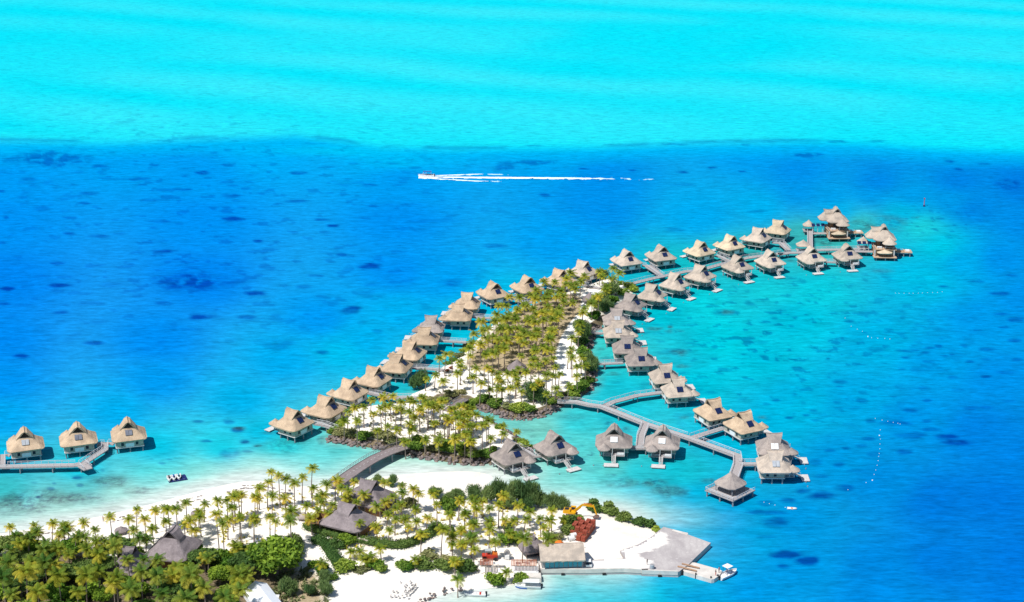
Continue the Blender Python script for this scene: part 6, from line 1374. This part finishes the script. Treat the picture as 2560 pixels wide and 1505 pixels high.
for i,(x,y,sm) in enumerate(((690,735,'dark_cloth'),(935,690,'blue_paint'),(1190,640,'glass_blue'))):
    X,Y = uz('S',x,y,.8); e = empty('personal_watercraft',(X,Y,.34),rz+R(-98)); tag(e, f'white personal watercraft with {["dark","blue","teal"][i]} seat, {ORD[i]} from the left on the raft','watercraft','personal watercraft on the raft'); hull(3.3,1.25,.55,'white_paint').build('hull','white_paint',e)
    MB().box((-.5,0,.68),(1.5,.42,.34)).build('seat',sm,e); m = MB().beam((.35,0,.6),(.75,0,1.05),.2,.2); m.box((.6,0,1.08),(.1,.8,.08)); m.build('handlebar','black_rubber',e)
# channel marker
X,Y = uz('Y',0,0); X,Y = un(2310,516); e = empty('channel_marker',(X,Y,0),0); tag(e,'thin red channel marker pole in the blue water beyond the villas','marker'); MB().tube((0,0,-1),(0,0,3.6),.17,.12).build('pole','red_paint',e); MB().tube((0,0,-.6),(0,0,.6),.5).build('base','navy',e); MB().box((0,0,3.8),(.45,.45,.5)).build('top_mark','red_paint',e)
# buoys
BL = [('a',(680,508),(675,540),(680,560),(678,588),(677,615),(674,642),(671,658),(668,682),(662,708),(654,735),(645,760),(635,793),(600,806)),('a',(652,444),(690,453),(722,460),(753,466),(779,471),(792,475)),('a',(23,917),(53,925),(85,933),(143,946),(497,846)),
 ('Z',(1888,852),(1905,853),(1930,853),(1955,853),(1975,853),(2000,852),(2020,851),(2045,850),(2070,850),(2095,849),(2118,846)),('Z',(1640,975),(1670,1015),(1700,1030),(1725,1040),(1752,1066),(1770,1072),(1800,1075),(1835,1076),(1860,1078))]
BT = ['vertical buoy line in the blue water at right','short slanting buoy line above the vertical one','buoy line right of the round pavilion','upper dotted buoy line below the right villa','slanting buoy line in the middle of the turquoise lagoon']
bm = MB().lathe([(.05,-.25),(.24,-.18),(.3,0),(.24,.2),(.08,.3)],n=10).mesh('float_buoy','buoy_white',True)
for L, t in zip(BL, BT):
    for i, p in enumerate(L[1:]):
        X,Y = uz(L[0],*p,.1); o = ob('float_buoy',bm,None,(X,Y,.1)); sc_ = .7 if (L[0],p) in ((('a'),(675,540)),('a',(635,793)),('Z',(1752,1066))) else .38; o.scale = (sc_,)*3; tag(o, f'small white float, {ORD[i]} along the {t}', 'buoy', 'white buoy lines')
X,Y = uz('a',180,955,.1); e = empty('kayak',(X,Y,0),R(-8)); tag(e,'cream kayak float at the end of the buoy line right of the pavilion','kayak'); hull(2.6,.9,.35,'buoy_white').build('hull','buoy_white',e); MB().box((0,0,.35),(.5,.5,.2)).build('seat','orange_paint',e)
# little things on the sand
for i,(rg,x,y,lb) in enumerate((('W',1000,560,'red wooden beach chair on the front islet sand'),('I',378,268,'red beach chair at the left end of the palm island path'),('I',335,300,'small red beach chair left of the other one on the palm island'))):
    X,Y = uz(rg,x,y,1.6); e = empty('beach_chair',(X,Y,gz(X,Y)),R(200)); tag(e,lb,'chair'); MB().box((0,0,.38),(1.1,1.4,.12)).build('seat','red_wood',e); MB().box((0,.75,.8),(1.1,.12,.9),0,('X',R(-25))).build('backrest','red_wood',e)
    for sx in (-1,1):
        for sy in (-1,1): MB().box((sx*.48,sy*.6,.16),(.09,.09,.34)).build('leg','red_wood',e)
rl_ = random.Random(3)
for i,(x,y) in enumerate(((1210,1090),(1255,960),(1290,900),(1370,850),(1430,790),(1480,740),(1530,680),(1590,610),(1310,710),(1150,830),(1090,900),(1100,640),(1160,550),(1380,520),(1350,420),(575,860),(480,1090),(660,1070),(820,1090),(990,1060),(740,870),(910,450))):
    X,Y = un(950+x/18.0,1430+y/18.0,1.4); e = empty('leaning_slab',(X,Y,1.2),R(rl_.uniform(50,75))); tag(e, f'pale leaning slab on the clearing, {ORD[i] if i < 20 else ordw(i)} counted up from the lowest right one','slab','pale slabs standing on the clearing')
    h = rl_.uniform(.5,.9); m = MB(); m.box((0,0,h/2),(rl_.uniform(.3,.6),.14,h),0,('X',R(18))); m.build('panel','stone_grey' if i < 8 else 'stone_pale',e); MB().box((0,-.15,.08),(.5,.4,.14)).build('foot','stone_pale',e)
# ------------------------------------------------------------------ light, sky, camera
w = bpy.data.worlds.new('World'); SC.world = w; w.use_nodes = True; nt = w.node_tree; bg = nt.nodes['Background']
sky = nt.nodes.new('ShaderNodeTexSky'); sky.sky_type = 'NISHITA'; sky.sun_disc = False
EL = R(58); sx, sy = 1.0, .75; n_ = math.hypot(sx, sy); sx /= n_; sy /= n_
sd = Vector((-sx*math.cos(EL), -sy*math.cos(EL), math.sin(EL)))
sky.sun_elevation = EL; sky.sun_rotation = math.atan2(sd.x, sd.y); sky.air_density = 1.0; sky.dust_density = .4
nt.links.new(sky.outputs[0], bg.inputs[0]); bg.inputs[1].default_value = .085
sl = bpy.data.lights.new('sun','SUN'); sl.energy = 4.3; sl.angle = R(.53); sl.color = (1.0,.96,.90)
so = bpy.data.objects.new('sun', sl); COL.objects.link(so); so.rotation_euler = (-sd).to_track_quat('-Z','Y').to_euler(); so.location = (0,0,150)
cd = bpy.data.cameras.new('camera'); cd.sensor_width = 36; cd.lens = 36*FPX/2560; cd.clip_start = 1; cd.clip_end = 90000
co = bpy.data.objects.new('camera', cd); COL.objects.link(co); co.location = (0,0,CAMH); co.rotation_euler = (R(90)-PITCH,0,0); SC.camera = co
SC.view_settings.view_transform = 'Standard'; SC.view_settings.look = 'None'; SC.view_settings.exposure = 0.3; SC.view_settings.gamma = 1

for _o in bpy.data.objects:
    _l = _o.get('label')
    if _l and len(_l.replace('-', ' ').split()) > 16: print('LONG', len(_l.split()), _l)
